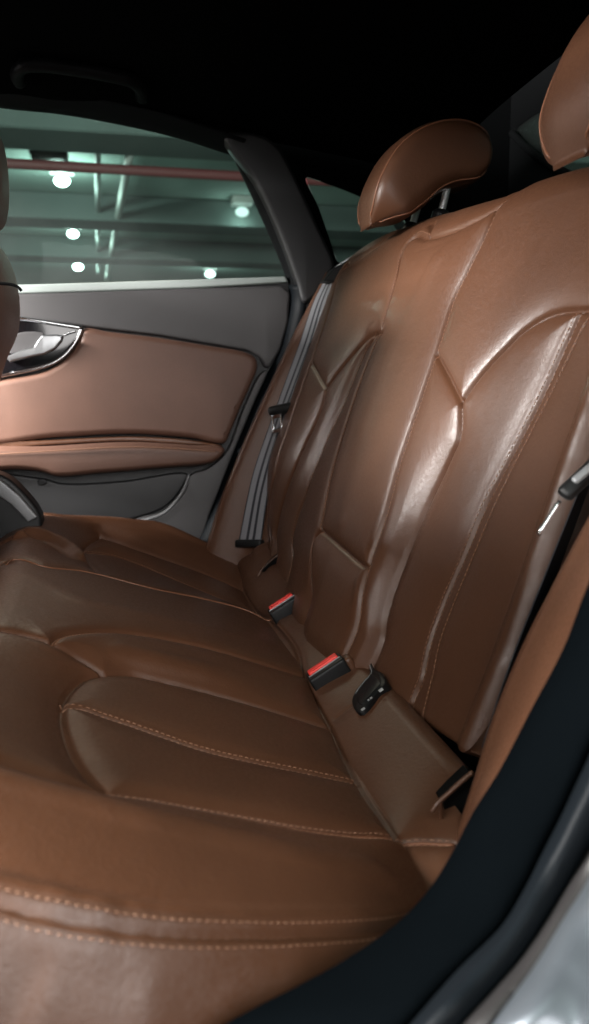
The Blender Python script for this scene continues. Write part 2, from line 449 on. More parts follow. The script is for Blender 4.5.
        for q, name in enumerate(names):
            f = quads[(fl == q) & keep]
            if len(f) == 0: continue
            u, inv = np.unique(f.ravel(), return_inverse=True)
            me = bpy.data.meshes.new(name)
            me.vertices.add(len(u)); me.vertices.foreach_set('co', (self.P.reshape(-1, 3)[u]-off).astype(np.float32).ravel())
            me.loops.add(len(f)*4); me.loops.foreach_set('vertex_index', inv.astype(np.int32))
            me.polygons.add(len(f)); me.polygons.foreach_set('loop_start', np.arange(0, len(f)*4, 4, dtype=np.int32))
            me.polygons.foreach_set('use_smooth', np.ones(len(f), bool))
            me.update(calc_edges=True); me.validate()
            me.normals_split_custom_set_from_vertices(self.N.reshape(-1, 3)[u].tolist())
            me.materials.append(material)
            res.setdefault(name, []).append(link_obj(bpy.data.objects.new(name, me), parent))
        return res
    def stitches(self, name, curves, parent, pitch=.0058, length=.0037, r=.00038, lift=.0003):
        """thread laid in dashes beside a seam: curves = [(C, sideways offset)]"""
        for C, off in curves:
            V = []; Fc = []
            L = np.linalg.norm(np.diff(C[:, :2], axis=0), axis=1).sum(); n = int(L/pitch)
            if n < 3: continue
            q = resample(C[:, :2], n*4+1); T = np.gradient(q, axis=0); T /= np.linalg.norm(T, axis=1)[:, None]
            q = q+np.stack([-T[:, 1], T[:, 0]], 1)*off
            for i in range(n):
                m = q[i*4+1]; t = T[i*4+1]
                if not (self.x[0] < m[0] < self.x[-1] and self.s[0] < m[1] < self.s[-1]): continue
                u = np.linspace(-.5, .5, 4)[:, None]*length*t+m
                P, N = self.at(u[:, 0], u[:, 1]); P = P+N*(lift+r*np.array([-.6, .5, .5, -.6])[:, None])
                v, f = tube_geo(P, r, 5); k = len(V); V += v; Fc += [tuple(a+k for a in g) for g in f]
            if V: mesh_obj(name, V, Fc, M['thread'], parent)
    def cord(self, name, C, parent, r=.0016, lift=.0002, off=0.):
        q = C[:, :2]
        if off:
            T = np.gradient(q, axis=0); T /= np.linalg.norm(T, axis=1)[:, None]; q = q+np.stack([-T[:, 1], T[:, 0]], 1)*off
        P, _ = self.at(q[:, 0], q[:, 1], lift); return tube(name, P, r, M['piping'], parent, 6)

# ================================================================== rear seat cushion
SLc = RD(19)
def cushion_profile():
    P = []
    # rear roll that tucks under the backrest
    for a in np.linspace(150, 30, 9)[:-1]:
        pass
    rear = []
    y, z = 0., 0.; u = 0.
    pts = [(0., 0., 0.)]
    for i in range(1, 40):
        u = -i*.005; ang = RD(31) if u > -.076 else RD(31) - (-.076-u)/.018
        ang = max(ang, RD(-75))
        y -= .005*math.cos(ang); z += .005*math.sin(ang); rear.append((u, y, z))
    P = rear[::-1]+pts
    y, z = 0., 0.
    for i in range(1, 126):
        u = i*.005; ang = SLc if u < .385 else SLc-(u-.385)/.075
        ang = max(ang, RD(-86)); y += .005*math.cos(ang); z += .005*math.sin(ang); P.append((u, y, z))
    return P
cush_t = thing('rear_seat', 'wide brown leather rear bench seat with stitched panels and padded headrests', 'car seat', (0, 0, -.02))
cu = Relief(cushion_profile(), -.83, .70, pill=.0075, R=.013)
c_far_edge = cu.seam('T', [(18, 518, .026), (50, 516.5, .024), (80, 516.5, .0384), (112, 518, .0544), (130, 520, .0611), (150, 521, .070), (170, 526, .0725), (190, 535, .0673), (210, 545, .0592), (233, 553, .0469)])
c_far_bound = cu.seam('G', [(100, 538, .014), (125, 546, .014), (150, 555, .014), (200, 573, .013), (243, 591, .010)])
c_far_front = cu.seam('G', [(100, 538, .014), (91, 543, .010), (85, 548, .006), (83, 553, .004), (86, 561, .006), (93, 570, .013), (100, 577, .022)])

c_far_dbl = cu.seam('S', [(84, 554, .003), (110, 557, 0), (140, 567, 0), (170, 580, 0), (215, 599, 0), (257, 613, 0)])
c_cfar = cu.seam('T', [(0, 569, .02), (10, 562, .022), (25, 562, .022), (41, 568, .022), (76, 572, .022), (100, 577, .022), (150, 590, .022), (200, 600, .022), (245, 612, .020), (272, 620, .014)])
c_front = cu.seam('G', [(0, 632, .022), (25, 637, .022), (51, 645, .022), (78, 660, .012), (104, 676, .004)])
c_cnear = cu.seam('T', [(51, 645, .022), (57, 639, .024), (65, 636, .025), (80, 634, .026), (100, 633, .026), (130, 635, .026), (200, 648, .025), (260, 665, .022), (303, 677, .016)])
c_wing = cu.seam('G', [(104, 676, .004), (130, 676, .004), (150, 680, .004), (200, 692, .004), (260, 709, .004), (330, 730, .002)])
c_ins = cu.seam('G', [(104, 676, .004), (85, 680, .002), (71, 691, 0), (63, 704, 0), (61, 718, 0), (64, 735, 0), (72, 757, 0), (85, 777, .002), (105, 798, .005)])
c_ndbl = cu.seam('S', [(61, 709, 0), (80, 711, 0), (100, 718, 0), (130, 728, 0), (150, 735, 0), (200, 752, 0), (250, 764, 0), (300, 774, 0), (357, 786, 0)])
c_nb = cu.seam('T', [(-40, 762, .006), (0, 774, .006), (30, 783, .006), (60, 792, .006), (105, 798, .005), (150, 804, .005), (200, 813, .005), (250, 822, .005), (300, 831, .005), (350, 837, .005), (395, 841, .004), (425, 844, -.008), (455, 847, -.022)])
c_low = cu.seam('S', [(-40, 893, .008), (0, 906, .008), (50, 919, .008), (100, 928, .008), (150, 934, .008), (200, 937, .008), (300, 937, .006), (390, 930, .0), (440, 917, -.01)])
cu.guide_xs([(-.50, -.035, -.016), (-.60, -.035, -.022)])
cu.guide_xs([(-.50, -.075, -.040), (-.62, -.075, -.045)])
cu.guide_xs([(-.60, .6, .03), (-.60, .35, .028), (-.61, .25, .026), (-.60, .14, .018), (-.58, .05, .006)])
_sk = [(-.70, .6), (-.694, .329), (-.697, .24), (-.675, .14), (-.641, .06), (-.60, -.02), (-.57, -.08)]
cu.guide_xs([(x-.038, u, -.036) for x, u in _sk]); cu.guide_xs([(x-.065, u, -.11) for x, u in _sk]); cu.guide_xs([(x-.085, u, -.18) for x, u in _sk])
c_crease = cu.seam('G', [(243, 591, .010), (257, 613, 0), (272, 620, .014), (297, 650, .018), (303, 677, .016), (330, 730, .002), (357, 786, 0), (395, 841, .004)])
# folded gusset at the far end, and the two short cross seams of the rear roll
c_gus1 = cu.seam('G', [(243, 591, .010), (240, 574, .025), (233, 553, .0469)])
def cross(x, y):
    X, u = cu.trace(x, y, 0.); return cu.seam_xs('F', [(X, u, 0), (X, -.075, 0), (X, -.10, 0), (X, -.13, 0)])
c_gus2 = cross(346, 662); c_gus3 = cross(302, 613); c_gus4 = cross(337, 722)
# the swell of each panel
cu.guide([(30, 580, .026), (75, 603, .030), (130, 615, .030), (200, 630, .028), (262, 646, .023)])
cu.guide([(120, 655, .018), (200, 672, .018), (270, 690, .012)])
cu.guide_xs([(.68, -.1, -.03), (.685, .40, .0), (.68, .6, -.04)])
cu.guide_xs([(-.46, -.10, -.004), (-.1, -.085, 0), (.25, -.085, .004), (.42, -.085, .03), (.5, -.08, .05)])
cu.guide_xs([(-.46, -.16, -.004), (-.1, -.16, 0), (.25, -.16, .004), (.42, -.16, .03), (.5, -.16, .05)])
cu.guide_xs([(-.5, .60, .01), (-.1, .60, .02), (.45, .6, .02)])
# front folds of the far seat
for f_, off in (([(15, 537), (30, 533), (51, 537), (69, 546), (81, 555)], .026), ([(8, 548), (25, 542), (45, 545), (62, 554), (70, 562)], .012)):
    cu.guide([(x, y, off) for x, y in f_])
_u = c_far_bound[0]; _v = c_far_edge[int(len(c_far_edge)*.42)]
cu.link(_u, _v)
cu.link(c_far_edge[0], (c_far_edge[0][0], .64)); cu.link(c_cfar[0], (c_cfar[0][0], .64)); cu.link(c_front[0], (c_front[0][0]-.02, .64))
cu.link(c_nb[0], (c_nb[0][0], .64)); cu.link(c_low[0], (c_low[0][0], .64)); cu.link(c_nb[-1], (-.47, -.30)); cu.link(c_low[-1], (c_low[-1][0]+.03, -.30)); cu.link(c_gus1[-1], (.60, -.30))
cu.link(c_crease[-1], c_nb[-2], c_nb[-1])
cu.solve()
XXc, SSc = np.meshgrid(cu.x, cu.s, indexing='ij')
def cseed(*pts): return [cu.trace(x, y, o) for x, y, o in pts]
cu.build([
    ('seat_bolster', cseed((150, 540, .035), (190, 552, .035))),
    ('seat_insert', cseed((150, 560, .006), (120, 553, .010), (170, 570, .008))),
    ('seat_insert', cseed((150, 580, .012), (200, 596, .012))),
    ('seat_centre', cseed((150, 610, .03))),
    ('seat_wing', cseed((150, 660, .014))),
    ('seat_insert', cseed((150, 710, .003))),
    ('seat_insert', cseed((200, 780, .003))),
    ('seat_bolster', cseed((150, 870, .02))),
    ('seat_skirt', [(-.78, .25), (-.76, .25), (-.77, .1)]),
    ('rear_roll', cseed((330, 690, 0))), ('rear_roll', cseed((290, 595, 0))), ('rear_roll', cseed((270, 585, 0))), ('rear_roll', cseed((400, 760, 0))),
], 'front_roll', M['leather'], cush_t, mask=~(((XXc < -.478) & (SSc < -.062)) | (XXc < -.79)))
cu.stitches('stitching', [(c_low, .0055), (c_low, -.0055), (c_ndbl, .0055), (c_ndbl, -.0055), (c_far_dbl, .0055), (c_far_dbl, -.0055),
                          (c_nb, -.004), (c_nb, .004), (c_cnear, -.0035), (c_cfar, .0035), (c_cfar, -.0035), (c_far_edge, .004), (c_gus2, .002), (c_gus3, .002)], cush_t)
SGN = -1.0
cu.cord('piping', c_cfar, cush_t, .0014, .0012, .007*SGN)
cu.cord('piping', c_far_edge, cush_t, .0012, .0006)
cu.cord('piping', c_cnear, cush_t, .0010, .0004)
cu.cord('piping', c_nb, cush_t, .0018, .0003, .0016)

# ================================================================== rear backrest
RCb = RD(22); VT = .575
def back_profile():
    up = [(0., -.068, .06)]; y, z = -.068, .06; s = 0.
    while s < .80:
        ds = .005 if s > VT-.01 else .025
        ds = min(ds, max(.005, VT-s)) if s < VT else ds
        a = RCb if s < VT else min(RCb+(s-VT)/.05, RD(100))
        y -= ds*math.sin(a); z += ds*math.cos(a); s += ds; up.append((s, y, z))
    dn = []; y, z = -.068, .06; s = 0.
    while s > -.12:                                   # the lower edge turns under, away from the cushion
        a = RCb - max(0, -s-.004)/.040; a = max(a, RD(-70))
        y += .004*math.sin(a); z -= .004*math.cos(a); s -= .004; dn.append((s, y, z))
    return dn[::-1]+up
_sx = np.array([-.62, -.45, -.20, -.12, -.03, .12, .28, .40, .56, .62]); _sv = np.array([1.06, 1.06, 1.05, 1.04, 1.01, .995, .99, .985, .955, .95])
bk = Relief(back_profile(), -.47, .56, k=lambda q, X: .134*np.where(X < 0, 1., (lambda t: t*t*(3-2*t))(np.clip((q+.03)/.25, 0, 1))), stretch=lambda X: np.interp(X, _sx, _sv), pill=.0075, R=.014); bk.flip(); bk.vt = VT; bk.dir = (-math.sin(RCb), math.cos(RCb))
back_t = cush_t
CO = .037
b_cR = bk.seam('T', [(358, 625, .030), (362, 595, CO), (371, 560, CO), (385, 520, CO), (400, 465, CO), (420, 405, CO), (437, 354, CO), (456, 297, CO), (472, 265, CO), (490, 227, CO), (499, 209, CO)], tail='start')
b_cL = bk.seam('T', [(427, 239, CO), (409, 243, CO), (397, 280, CO), (381, 333, CO), (367, 368, CO), (353, 408, CO), (335, 468, CO), (322, 531, CO)])
b_flapL = bk.seam('G', [(322, 531, CO), (316, 538, CO), (312.5, 555, CO), (312, 580, .03), (314, 600, .02)], tail='end')
b_flapT = bk.seam('G', [(322, 531, CO), (331, 538, CO), (345, 550, CO), (368, 567, CO), (370.5, 564, CO)])
_e = b_cR[-1]
b_top = bk.seam_xs('T', [(_e[0], _e[1], CO), (_e[0]-.012, _e[1]+.018, CO), (_e[0]-.04, _e[1]+.030, CO), (-.17, _e[1]+.036, CO), (-.27, _e[1]+.038, .034), (-.46, _e[1]+.038, .03)])
b_lip = bk.seam('G', [(427, 239, CO), (438, 236.5, CO), (458, 230, CO), (477, 222, CO), (499, 209, CO)])
b_lipL = bk.seam('G', [(427, 239, CO), (432, 231, CO), (431, 226, CO)])
b_Y = bk.seam('G', [(437, 354, CO), (443, 366, .037), (450, 379, .036), (462, 403, .034)])
b_insT = bk.seam('G', [(462, 403, .034), (476, 383, .032), (490, 366, .031), (507, 348, .030), (520, 335, .029), (535, 324, .028), (548, 317, .027), (562, 313, .026), (589, 311, .025), (625, 311, .024)])
b_insL = bk.seam('G', [(462, 403, .034), (460, 438, .026), (453, 455, .023), (445, 473, .020), (433, 498, .018), (422, 523, .017), (413, 543, .016), (406, 560, .015), (394, 592, .014), (386, 622, .012), (384, 640, .011)], tail='end')
b_ndbl = bk.seam('S', [(582, 314, .025), (565, 351, .020), (547, 391, .017), (530, 425, .015), (515, 454, .014), (500, 482, .013), (488, 505, .012), (465, 560, .010), (445, 606, .009), (431, 646, .008), (425, 675, .007), (424, 690, .006)], tail='end')
b_nrow = bk.seam('F', [(595, 314, .025), (580, 345, .021), (560, 386, .017), (540, 425, .015), (515, 474, .013), (498, 510, .011), (477, 560, .009), (460, 602, .008), (446, 640, .007), (439, 672, .006), (438, 688, .005)], tail='end')
# far seat
b_fY = bk.seam('G', [(312, 363, .022), (320, 377, .021), (327, 389, .020)])
b_fInsT = bk.seam('G', [(327, 389, .020), (337, 375, .020), (345, 365, .020), (356, 352, .020), (368, 339, .022), (380, 333.5, .030), (383, 334, CO)])
b_fInsL = bk.seam('G', [(327, 389, .020), (324, 404, .016), (317, 422, .013), (306, 445, .010), (297, 465, .008), (286, 492, .007), (279, 516, .006), (276, 535, .004), (277, 552, .002)], tail='end')
b_fdbl = bk.seam('S', [(379, 334, .026), (372, 345, .016), (360, 373, .010), (346, 407, .006), (332, 435, .004), (321, 461, .002), (307, 495, .0), (298, 518, 0), (293, 541, 0), (294, 560, 0)], tail='end')
b_fedge = bk.seam('G', [(345, 268, .020), (337, 284, .020), (330, 310, .021), (321, 338, .022), (312, 363, .022), (303, 388, .020), (293, 417, .018), (283, 447, .016), (274, 478, .014), (268, 505, .012), (267, 525, .010), (270, 541, .008)], tail='end')
b_ftop = bk.seam('T', [(345, 268, .020), (352, 262, .022), (368, 252, .024), (384, 243, .026)])
# swells
bk.guide([(345, 520, .040), (362, 450, .041), (395, 350, .041), (440, 260, .041)])
bk.guide_xs([(-.405, -.10, .004), (-.405, .10, .006), (-.395, .40, .020), (-.40, .62, .03)])
bk.guide_xs([(-.432, -.10, -.045), (-.432, .35, -.045), (-.45, .60, -.02)])
bk.guide_xs([(-.465, -.10, -.10), (-.465, .35, -.10), (-.47, .60, -.06)])
bk.guide_xs([(.555, -.1, -.02), (.555, .60, .0)])
bk.link(b_flapL[-1], (b_flapL[-1][0], -.2)); bk.link(b_cR[0], (b_cR[0][0], -.2)); bk.link(b_insL[-1], (b_insL[-1][0], -.2)); bk.link(b_insT[-1], (-.48, b_insT[-1][1]))
bk.link(b_ftop[-1], b_cL[1]); bk.link(b_fInsL[-1], (b_fInsL[-1][0], -.2)); bk.link(b_fedge[-1], (b_fedge[-1][0], -.2)); bk.link(b_fedge[0], (b_fedge[0][0], .95)); bk.link((-.405, -.2), (-.405, .25), (-.40, .46))
bk.link(b_top[-1], (-.48, b_top[-1][1])); bk.link(b_lipL[-1], b_lipL[0])
bk.link(b_ndbl[-1], (b_ndbl[-1][0], -.2)); bk.link(b_nrow[-1], (b_nrow[-1][0], -.2)); bk.link(b_fdbl[-1], (b_fdbl[-1][0], -.2))
bk.solve()
def bseed(*pts): return [bk.trace(x, y, o) for x, y, o in pts]
bk.build([
    ('back_centre', bseed((400, 400, CO), (430, 260, CO))),
    ('armrest_flap', bseed((340, 590, CO))),
    ('back_insert', bseed((470, 450, .022), (480, 430, .024))),
    ('back_insert', bseed((510, 520, .01), (500, 560, .01))),
    ('seam_band', bseed((482, 530, .012))),
    ('upper_panel', bseed((520, 260, .05))),
    ('back_wing', bseed((420, 470, .038))),
    ('back_insert', bseed((310, 450, .012), (330, 410, .012))),
    ('back_insert', bseed((335, 440, .02), (345, 425, .022), (318, 500, .008))),
    ('upper_panel', bseed((350, 310, .032))),
    ('back_bolster', bseed((295, 440, .03))),
    ('top_roll', bseed((470, 215, CO))),
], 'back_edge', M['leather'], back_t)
bk.stitches('stitching', [(b_ndbl, .0055), (b_ndbl, -.0055), (b_nrow, .002), (b_fdbl, .0055), (b_fdbl, -.0055), (b_cR, .004), (b_top, .004), (b_top, -.004), (b_cL, .004), (b_ftop, .004)], back_t)
bk.cord('piping', b_cR, back_t, .0015, .0002, .0012)
bk.cord('piping', b_flapL, back_t, .0016, .0002)
bk.cord('piping', b_fInsL[40:] if len(b_fInsL) > 80 else b_fInsL, back_t, .0012, .0002)

# ---- headrests
XXb, SSb = np.meshgrid(bk.x, bk.s, indexing='ij')
def headrest(dx, dy, dz, sc=1.0, tilt=0.):
    X0, X1 = .185, .335
    outer = [(369, 216), (374, 198), (379, 184), (388, 168), (398, 152), (411, 138), (430, 126), (452, 120), (474, 122), (489, 131), (496, 147)]
    inner = [(388, 225), (402, 216), (411, 211), (420, 203), (429, 196), (437, 188), (444, 183), (452, 179), (462, 176), (473, 175), (484, 173), (493, 166)]
    A = np.array([on_x(x, y, X0)[1:] for x, y in outer]); B = np.array([on_x(x, y, X0)[1:] for x, y in inner])
    n = 40; A = smooth_curve(A, n); B = smooth_curve(B, n)
    c0 = .5*(A+B).mean(0); 
    m = 56; V = []; Fc = []; th = np.linspace(0, 2*math.pi, m, endpoint=False)
    ex = np.where(np.cos(th) < 0, 2/(5. if dx == 0 else 3.), 2/2.4)
    cx = np.sign(np.cos(th))*np.abs(np.cos(th))**ex; cy = np.sign(np.sin(th))*np.abs(np.sin(th))**ex
    ts = []
    for i in range(n):
        t = i/(n-1)*2-1; w = (1-abs(t)**(16 if t > 0 else 5))**.5 if abs(t) < 1 else 0.
        if t < -.35: w *= (max(0, 1-((-t-.35)/.65)**2.6))**.5
        w = max(w, .02); wx = .86+.14*min(1, w*1.15); ts.append(w)
        if t < -.45: wx *= max(.42, (max(0, 1-((-t-.45)/.55)**2.6))**.5)
        mid = (A[i]+B[i])/2; half = (A[i]-B[i])/2*w*1.24
        hx = (X1-X0)/2*wx
        for k in range(m):
            yz = mid+half*cy[k]; V.append(((X0+X1)/2+hx*cx[k]*(1-.04*cy[k]**2), yz[0], yz[1]))
    for i in range(n-1):
        for k in range(m):
            k2 = (k+1) % m; Fc.append((i*m+k, i*m+k2, (i+1)*m+k2, (i+1)*m+k))
    Fc.append(tuple(range(m))); Fc.append(tuple((n-1)*m+k for k in range(m-1, -1, -1)))
    V = np.array(V); piv = np.array([.30, -.235, .66])
    ct, st_ = math.cos(tilt), math.sin(tilt); RX = np.array([[1, 0, 0], [0, ct, st_], [0, -st_, ct]])
    def mv(P): return ((np.asarray(P)-piv)*sc)@RX.T+piv+np.array([dx, dy, dz])
    h = mesh_obj('headrest', mv(V), Fc, M['leather'], back_t)
    # piped seam round the near and far faces
    for side in (3*m//8, m//8):
        Vr = V.reshape(n, m, 3)
        ka, kb = (side, (m-side) % m)
        up = Vr[2:n-2, ka]; dn = Vr[2:n-2, kb][::-1]
        loop = smooth_curve(np.vstack([up, dn]), 150, True)
        C = V.mean(0)
        tube('seam', mv(loop), .0016, M['piping'], h, 6, True)
    for xx, q0, q1 in ((.225, (441, 214), (451, 172)), (.305, (412, 227), (421, 196))):
        a = on_x(*q0, xx); b = on_x(*q1, xx); u = (b-a)/np.linalg.norm(b-a)
        tube('post', mv(np.linspace(a-u*.02, b, 6)), .0062, M['post'], h, 14)
        tube('post_collar', mv(np.array([a-u*.012, a+u*.002, a+u*.006])), [.016, .015, .011], M['black'], h, 18)
    return h
headrest(0, .0, .0, 1.0)
headrest(-.575, -.053, -.030, 1.12, RD(8))

# ================================================================== seat side panels
def tr(pts, X, low=0.):
    pts = [tuple(p) for p in pts]
    return np.array([on_x(x, y, X-low*min(1, max(0, (y-870)/150))) for x, y in pts])
sb = loft('side_panel', [tr([(327, 272), (318, 292), (294, 340), (266, 400), (243, 452), (225, 497), (205, 560)], .60),
                    tr([(324, 280), (313, 300), (290, 345), (262, 405), (240, 455), (222, 500), (203, 565)], .572),
                    tr([(333, 274), (321, 312), (300, 370), (275, 440), (257, 500), (240, 580)], .545),
                    tr([(340, 272), (326, 322), (309, 368), (292, 424), (277, 480), (268, 525), (268, 580)], .515),
                    tr([(350, 262), (334, 322), (318, 368), (302, 424), (288, 480), (282, 525), (282, 590)], .515)], M['leather'], back_t, n=80, thick=.004)
nsp = loft('side_panel', [tr([(640, 430), (589, 520), (552, 590), (520, 655), (492, 725), (478, 772), (462, 822), (455, 850)], -.505),
                    tr([(645, 440), (594, 528), (557, 598), (526, 662), (500, 728), (482, 778), (464, 830), (456, 856)], -.52),
                    tr([(660, 470), (600, 566), (571, 628), (540, 690), (515, 742), (492, 788), (470, 838), (458, 862)], -.60),
                    tr([(668, 480), (604, 578), (576, 640), (546, 700), (519, 752), (496, 796), (473, 842), (459, 868)], -.635),
                    tr([(680, 500), (612, 590), (584, 654), (554, 714), (528, 764), (505, 806), (480, 852), (462, 878)], -.66)], M['leather'], back_t, n=80, thick=.004)

# ================================================================== seat belts
def ribbon(name, Lc, Rc, parent, n=70):
    Lp = smooth_curve(Lc, n); Rp = smooth_curve(Rc, n)
    cuts = [0, .05, .30, .42, .58, .70, .95, 1.0]; mi = [1, 0, 1, 0, 1, 0, 1]
    V = []; Fc = []; m = len(cuts)
    for i in range(n):
        nrm = np.cross(Rp[i]-Lp[i], (Lp[min(i+1, n-1)]-Lp[max(i-1, 0)])); nrm /= np.linalg.norm(nrm)
        for c in cuts: V.append(Lp[i]*(1-c)+Rp[i]*c+nrm*.0006*(1 if .05 < c < .95 else 0))
    ids = []
    for i in range(n-1):
        for j in range(m-1): Fc.append((i*m+j, i*m+j+1, (i+1)*m+j+1, (i+1)*m+j)); ids.append(mi[j])
    o = mesh_obj(name, V, Fc, M['belt_grey'], parent); o.data.materials.append(M['belt_dark'])
    o.data.polygons.foreach_set('material_index', ids)
    md = o.modifiers.new('thickness', 'SOLIDIFY'); md.thickness = .0014; md.offset = 0
    return o
M['belt_grey'] = simple('belt_webbing', (.20, .20, .215), .6, bump=.5, bscale=900)
M['belt_dark'] = simple('belt_webbing_dark', (.012, .013, .018), .6, bump=.5, bscale=900)
bel = thing('seat_belt', 'grey striped seat belt running down between the far door and the backrest', 'seat belt', tuple(on_x(250, 545, .53)))
Lp = np.array([on_x(x, y, X) for x, y, X in [(328, 274, .560), (314, 301, .556), (300, 342, .552), (285, 383, .55), (270, 424, .55), (254, 470, .55), (248, 495, .55), (238, 545, .548)]])
Rp = np.array([on_x(x, y, X) for x, y, X in [(337, 274, .505), (327, 301, .507), (316, 342, .508), (301, 383, .51), (287, 422, .512), (274, 470, .514), (268, 495, .515), (261, 545, .515)]])
ribbon('webbing', Lp, Rp, bel)
bm = bmesh.new(); c = .5*(Lp[-1]+Rp[-1]); w_ = Rp[-1]-Lp[-1]; t_ = Lp[-1]-Lp[-2]
rbox(bm, (np.linalg.norm(w_)*1.12, .02, .016), c+np.array([-.004, .0, .004]), frame(w_, -t_), .004); bm_obj('anchor_sleeve', bm, M['black'], bel)
bm = bmesh.new(); c = .5*(on_x(282, 409, .545)+on_x(281, 409, .51))+np.array([-.012, 0, 0]); wv = on_x(292, 405, .50)-on_x(268, 410, .535)
rbox(bm, (.062, .024, .02), c, frame(wv, (-.2, -.35, .9)), .0085, 4); hd = bm_obj('tongue_grip', bm, M['black'], bel)
bm = bmesh.new(); fr_ = frame(wv, Lp[3]-Lp[5])
for sx in (-.0095, .0095): rbox(bm, (.005, .003, .040), c+np.array(fr_ @ Vector((sx-.012, -.004, -.026))), fr_, .001, 2)
rbox(bm, (.024, .003, .008), c+np.array(fr_ @ Vector((-.012, -.004, -.043))), fr_, .001, 2)
rbox(bm, (.024, .003, .012), c+np.array(fr_ @ Vector((-.012, -.004, -.012))), fr_, .001, 2)
bm_obj('tongue', bm, M['chrome'], bel)
# belt outlet in the shoulder of the backrest
extrude_poly('belt_outlet', [on_x(x, y, .50) for x, y in [(324, 281), (334, 268), (352, 258), (352, 264), (343, 272), (338, 282)]], (.04, 0, 0), M['black'], bel, .003)

nbel = thing('seat_belt', 'black seat belt with a bright metal tongue hanging at the near edge of the backrest', 'seat belt', tuple(on_x(490, 745, -.46)))
cl = [(628, 392, -.44), (606, 440, -.44), (586, 490, -.44), (568, 535, -.445), (548, 585, -.45), (528, 635, -.455), (508, 690, -.46), (489, 748, -.465)]
A = np.array([on_x(x-7, y, X) for x, y, X in cl]); B = np.array([on_x(x+7, y+2, X+.045) for x, y, X in cl])
rb2 = ribbon('webbing', A, B, nbel); rb2.data.materials[0] = M['belt_dark']
a = on_x(560, 501, -.50); b = on_x(538, 535, -.50)
tube('tongue', np.linspace(a, b, 8), [.0018, .0024, .0022, .0022, .0022, .0024, .0029, .0022], M['chrome'], nbel, 10)
bm = bmesh.new(); g0 = on_x(562, 497, -.50); g1 = on_x(606, 456, -.50); ax = g1-g0
rbox(bm, (np.linalg.norm(ax), .017, .011), .5*(g0+g1), frame(ax, (-.5, .1, .8)), .006, 4); bm_obj('tongue_grip', bm, M['black'], nbel)
bm = bmesh.new(); q0 = on_x(572, 485, -.512); q1 = on_x(612, 452, -.512)
rbox(bm, (np.linalg.norm(q1-q0), .008, .004), .5*(q0+q1)+np.array([-.002, 0, .003]), frame(q1-q0, (-.5, .1, .8)), .0025, 3); bm_obj('grip_reflection', bm, M['silver'], nbel)  # grey bar put in for the reflection on the black grip

# ================================================================== buckles in the rear roll
nb_ = np.array([0, math.sin(RD(31)), math.cos(RD(31))]); sb_ = np.array([0, -math.cos(RD(31)), math.sin(RD(31))])
def buckle(px, label, L, tail):
    P, N = cu.hit(*px, 0.); P = P+nb_*(.008 if tail else .003)
    t = thing('belt_buckle', label, 'buckle', tuple(P), 'red buttoned belt buckles')
    R3 = frame(sb_, nb_); top = .013
    def w_(x, y, z): return P+np.array(R3 @ Vector((x, y, z)))
    bm = bmesh.new(); rbox(bm, (L+.007, .030, .034), w_(0, 0, top-.017), R3, .003, 3); bm_obj('housing', bm, M['black'], t)
    bm = bmesh.new(); rbox(bm, (L-.002, .0135, .007), w_(0, .004*SG, top+.0005), R3, .002, 3); rb = bm_obj('button', bm, M['red'], t)
    bm = bmesh.new(); rbox(bm, (L-.012, .0022, .002), w_(0, .0035*SG, top+.0037), R3, .0008, 2); bm_obj('raised_bar', bm, M['red'], rb)
    bm = bmesh.new(); rbox(bm, (L+.002, .0012, .002), w_(0, -.0045*SG, top+.0006), R3, .0004, 2); bm_obj('edge_highlight', bm, M['satin'], t)  # bright strip put in for the highlight between button and housing
    if tail:
        bm = bmesh.new(); rbox(bm, (.034, .017, .02), w_(L/2+.016, .002, .004), R3, .005, 4); bm_obj('strap_sleeve', bm, M['black'], t)
        tube('sleeve_edge', np.array([w_(L/2+.002, -.008*SG, .0150), w_(L/2+.016, -.0075*SG, .0152), w_(L/2+.031, -.004*SG, .013)]), .0008, M['silver'], t, 6)
    else:
        bm = bmesh.new(); rbox(bm, (.012, .02, .022), w_(L/2+.007, -.002, -.002), R3, .005, 4); bm_obj('leather_stop', bm, M['leather'], t)
# which side of the buckle's own y faces the camera
_R = frame(sb_, nb_); SG = 1.0 if (_R @ Vector((0, 1, 0))).x > 0 else -1.0
buckle((330, 676), 'larger red buttoned seat belt buckle nearer the middle of the bench', .046, False)
buckle((288, 613), 'smaller red buttoned seat belt buckle nearer the far door', .046, True)
def band_poly(pts, lift): return [cu.hit(x, y, 0)[0]+nb_*lift for x, y in pts]
so = thing('anchor_socket', 'black plastic socket with small grey marks set in the leather roll under the backrest', 'socket', tuple(cu.hit(376, 694)[0]))
pl = [(355, 703), (358, 694), (366, 684), (377, 677), (388, 673), (398, 674), (399, 684), (390, 690), (378, 699), (370, 710), (363, 716), (357, 713)]
Ppl = np.array(band_poly(pl, 0.)); cen = Ppl.mean(0)
# lie on one plane of the roll
Ppl = Ppl-np.outer((Ppl-cen)@nb_, nb_); Ppl = smooth_curve(Ppl, 60, True)
extrude_poly('bezel', Ppl-nb_*.012, nb_*.021, M['black'], so, .0022, True)
inn = cen+(Ppl-cen)*.72
extrude_poly('dark_face', inn+nb_*.0065, nb_*.0030, M['black'], so, .0008, True)
arc = cen+(Ppl-cen)*.86+nb_*.0091
tube('bezel_glint', arc[2:26], .0008, M['silver'], so, 6)  # grey arc put in for the glint on the bezel
def mark(px, sx, sy):
    p0 = on_plane(*px, cen+nb_*.0101, nb_); bm = bmesh.new(); rbox(bm, (sx, sy, .0008), p0, frame(sb_, nb_), 0); bm_obj('printed_mark', bm, M['pgrey'], so, False)
mark((381, 690), .0055, .0062); mark((371, 698), .0030, .0028); mark((368.5, 700), .0022, .0028); mark((363, 709), .0045, .004)
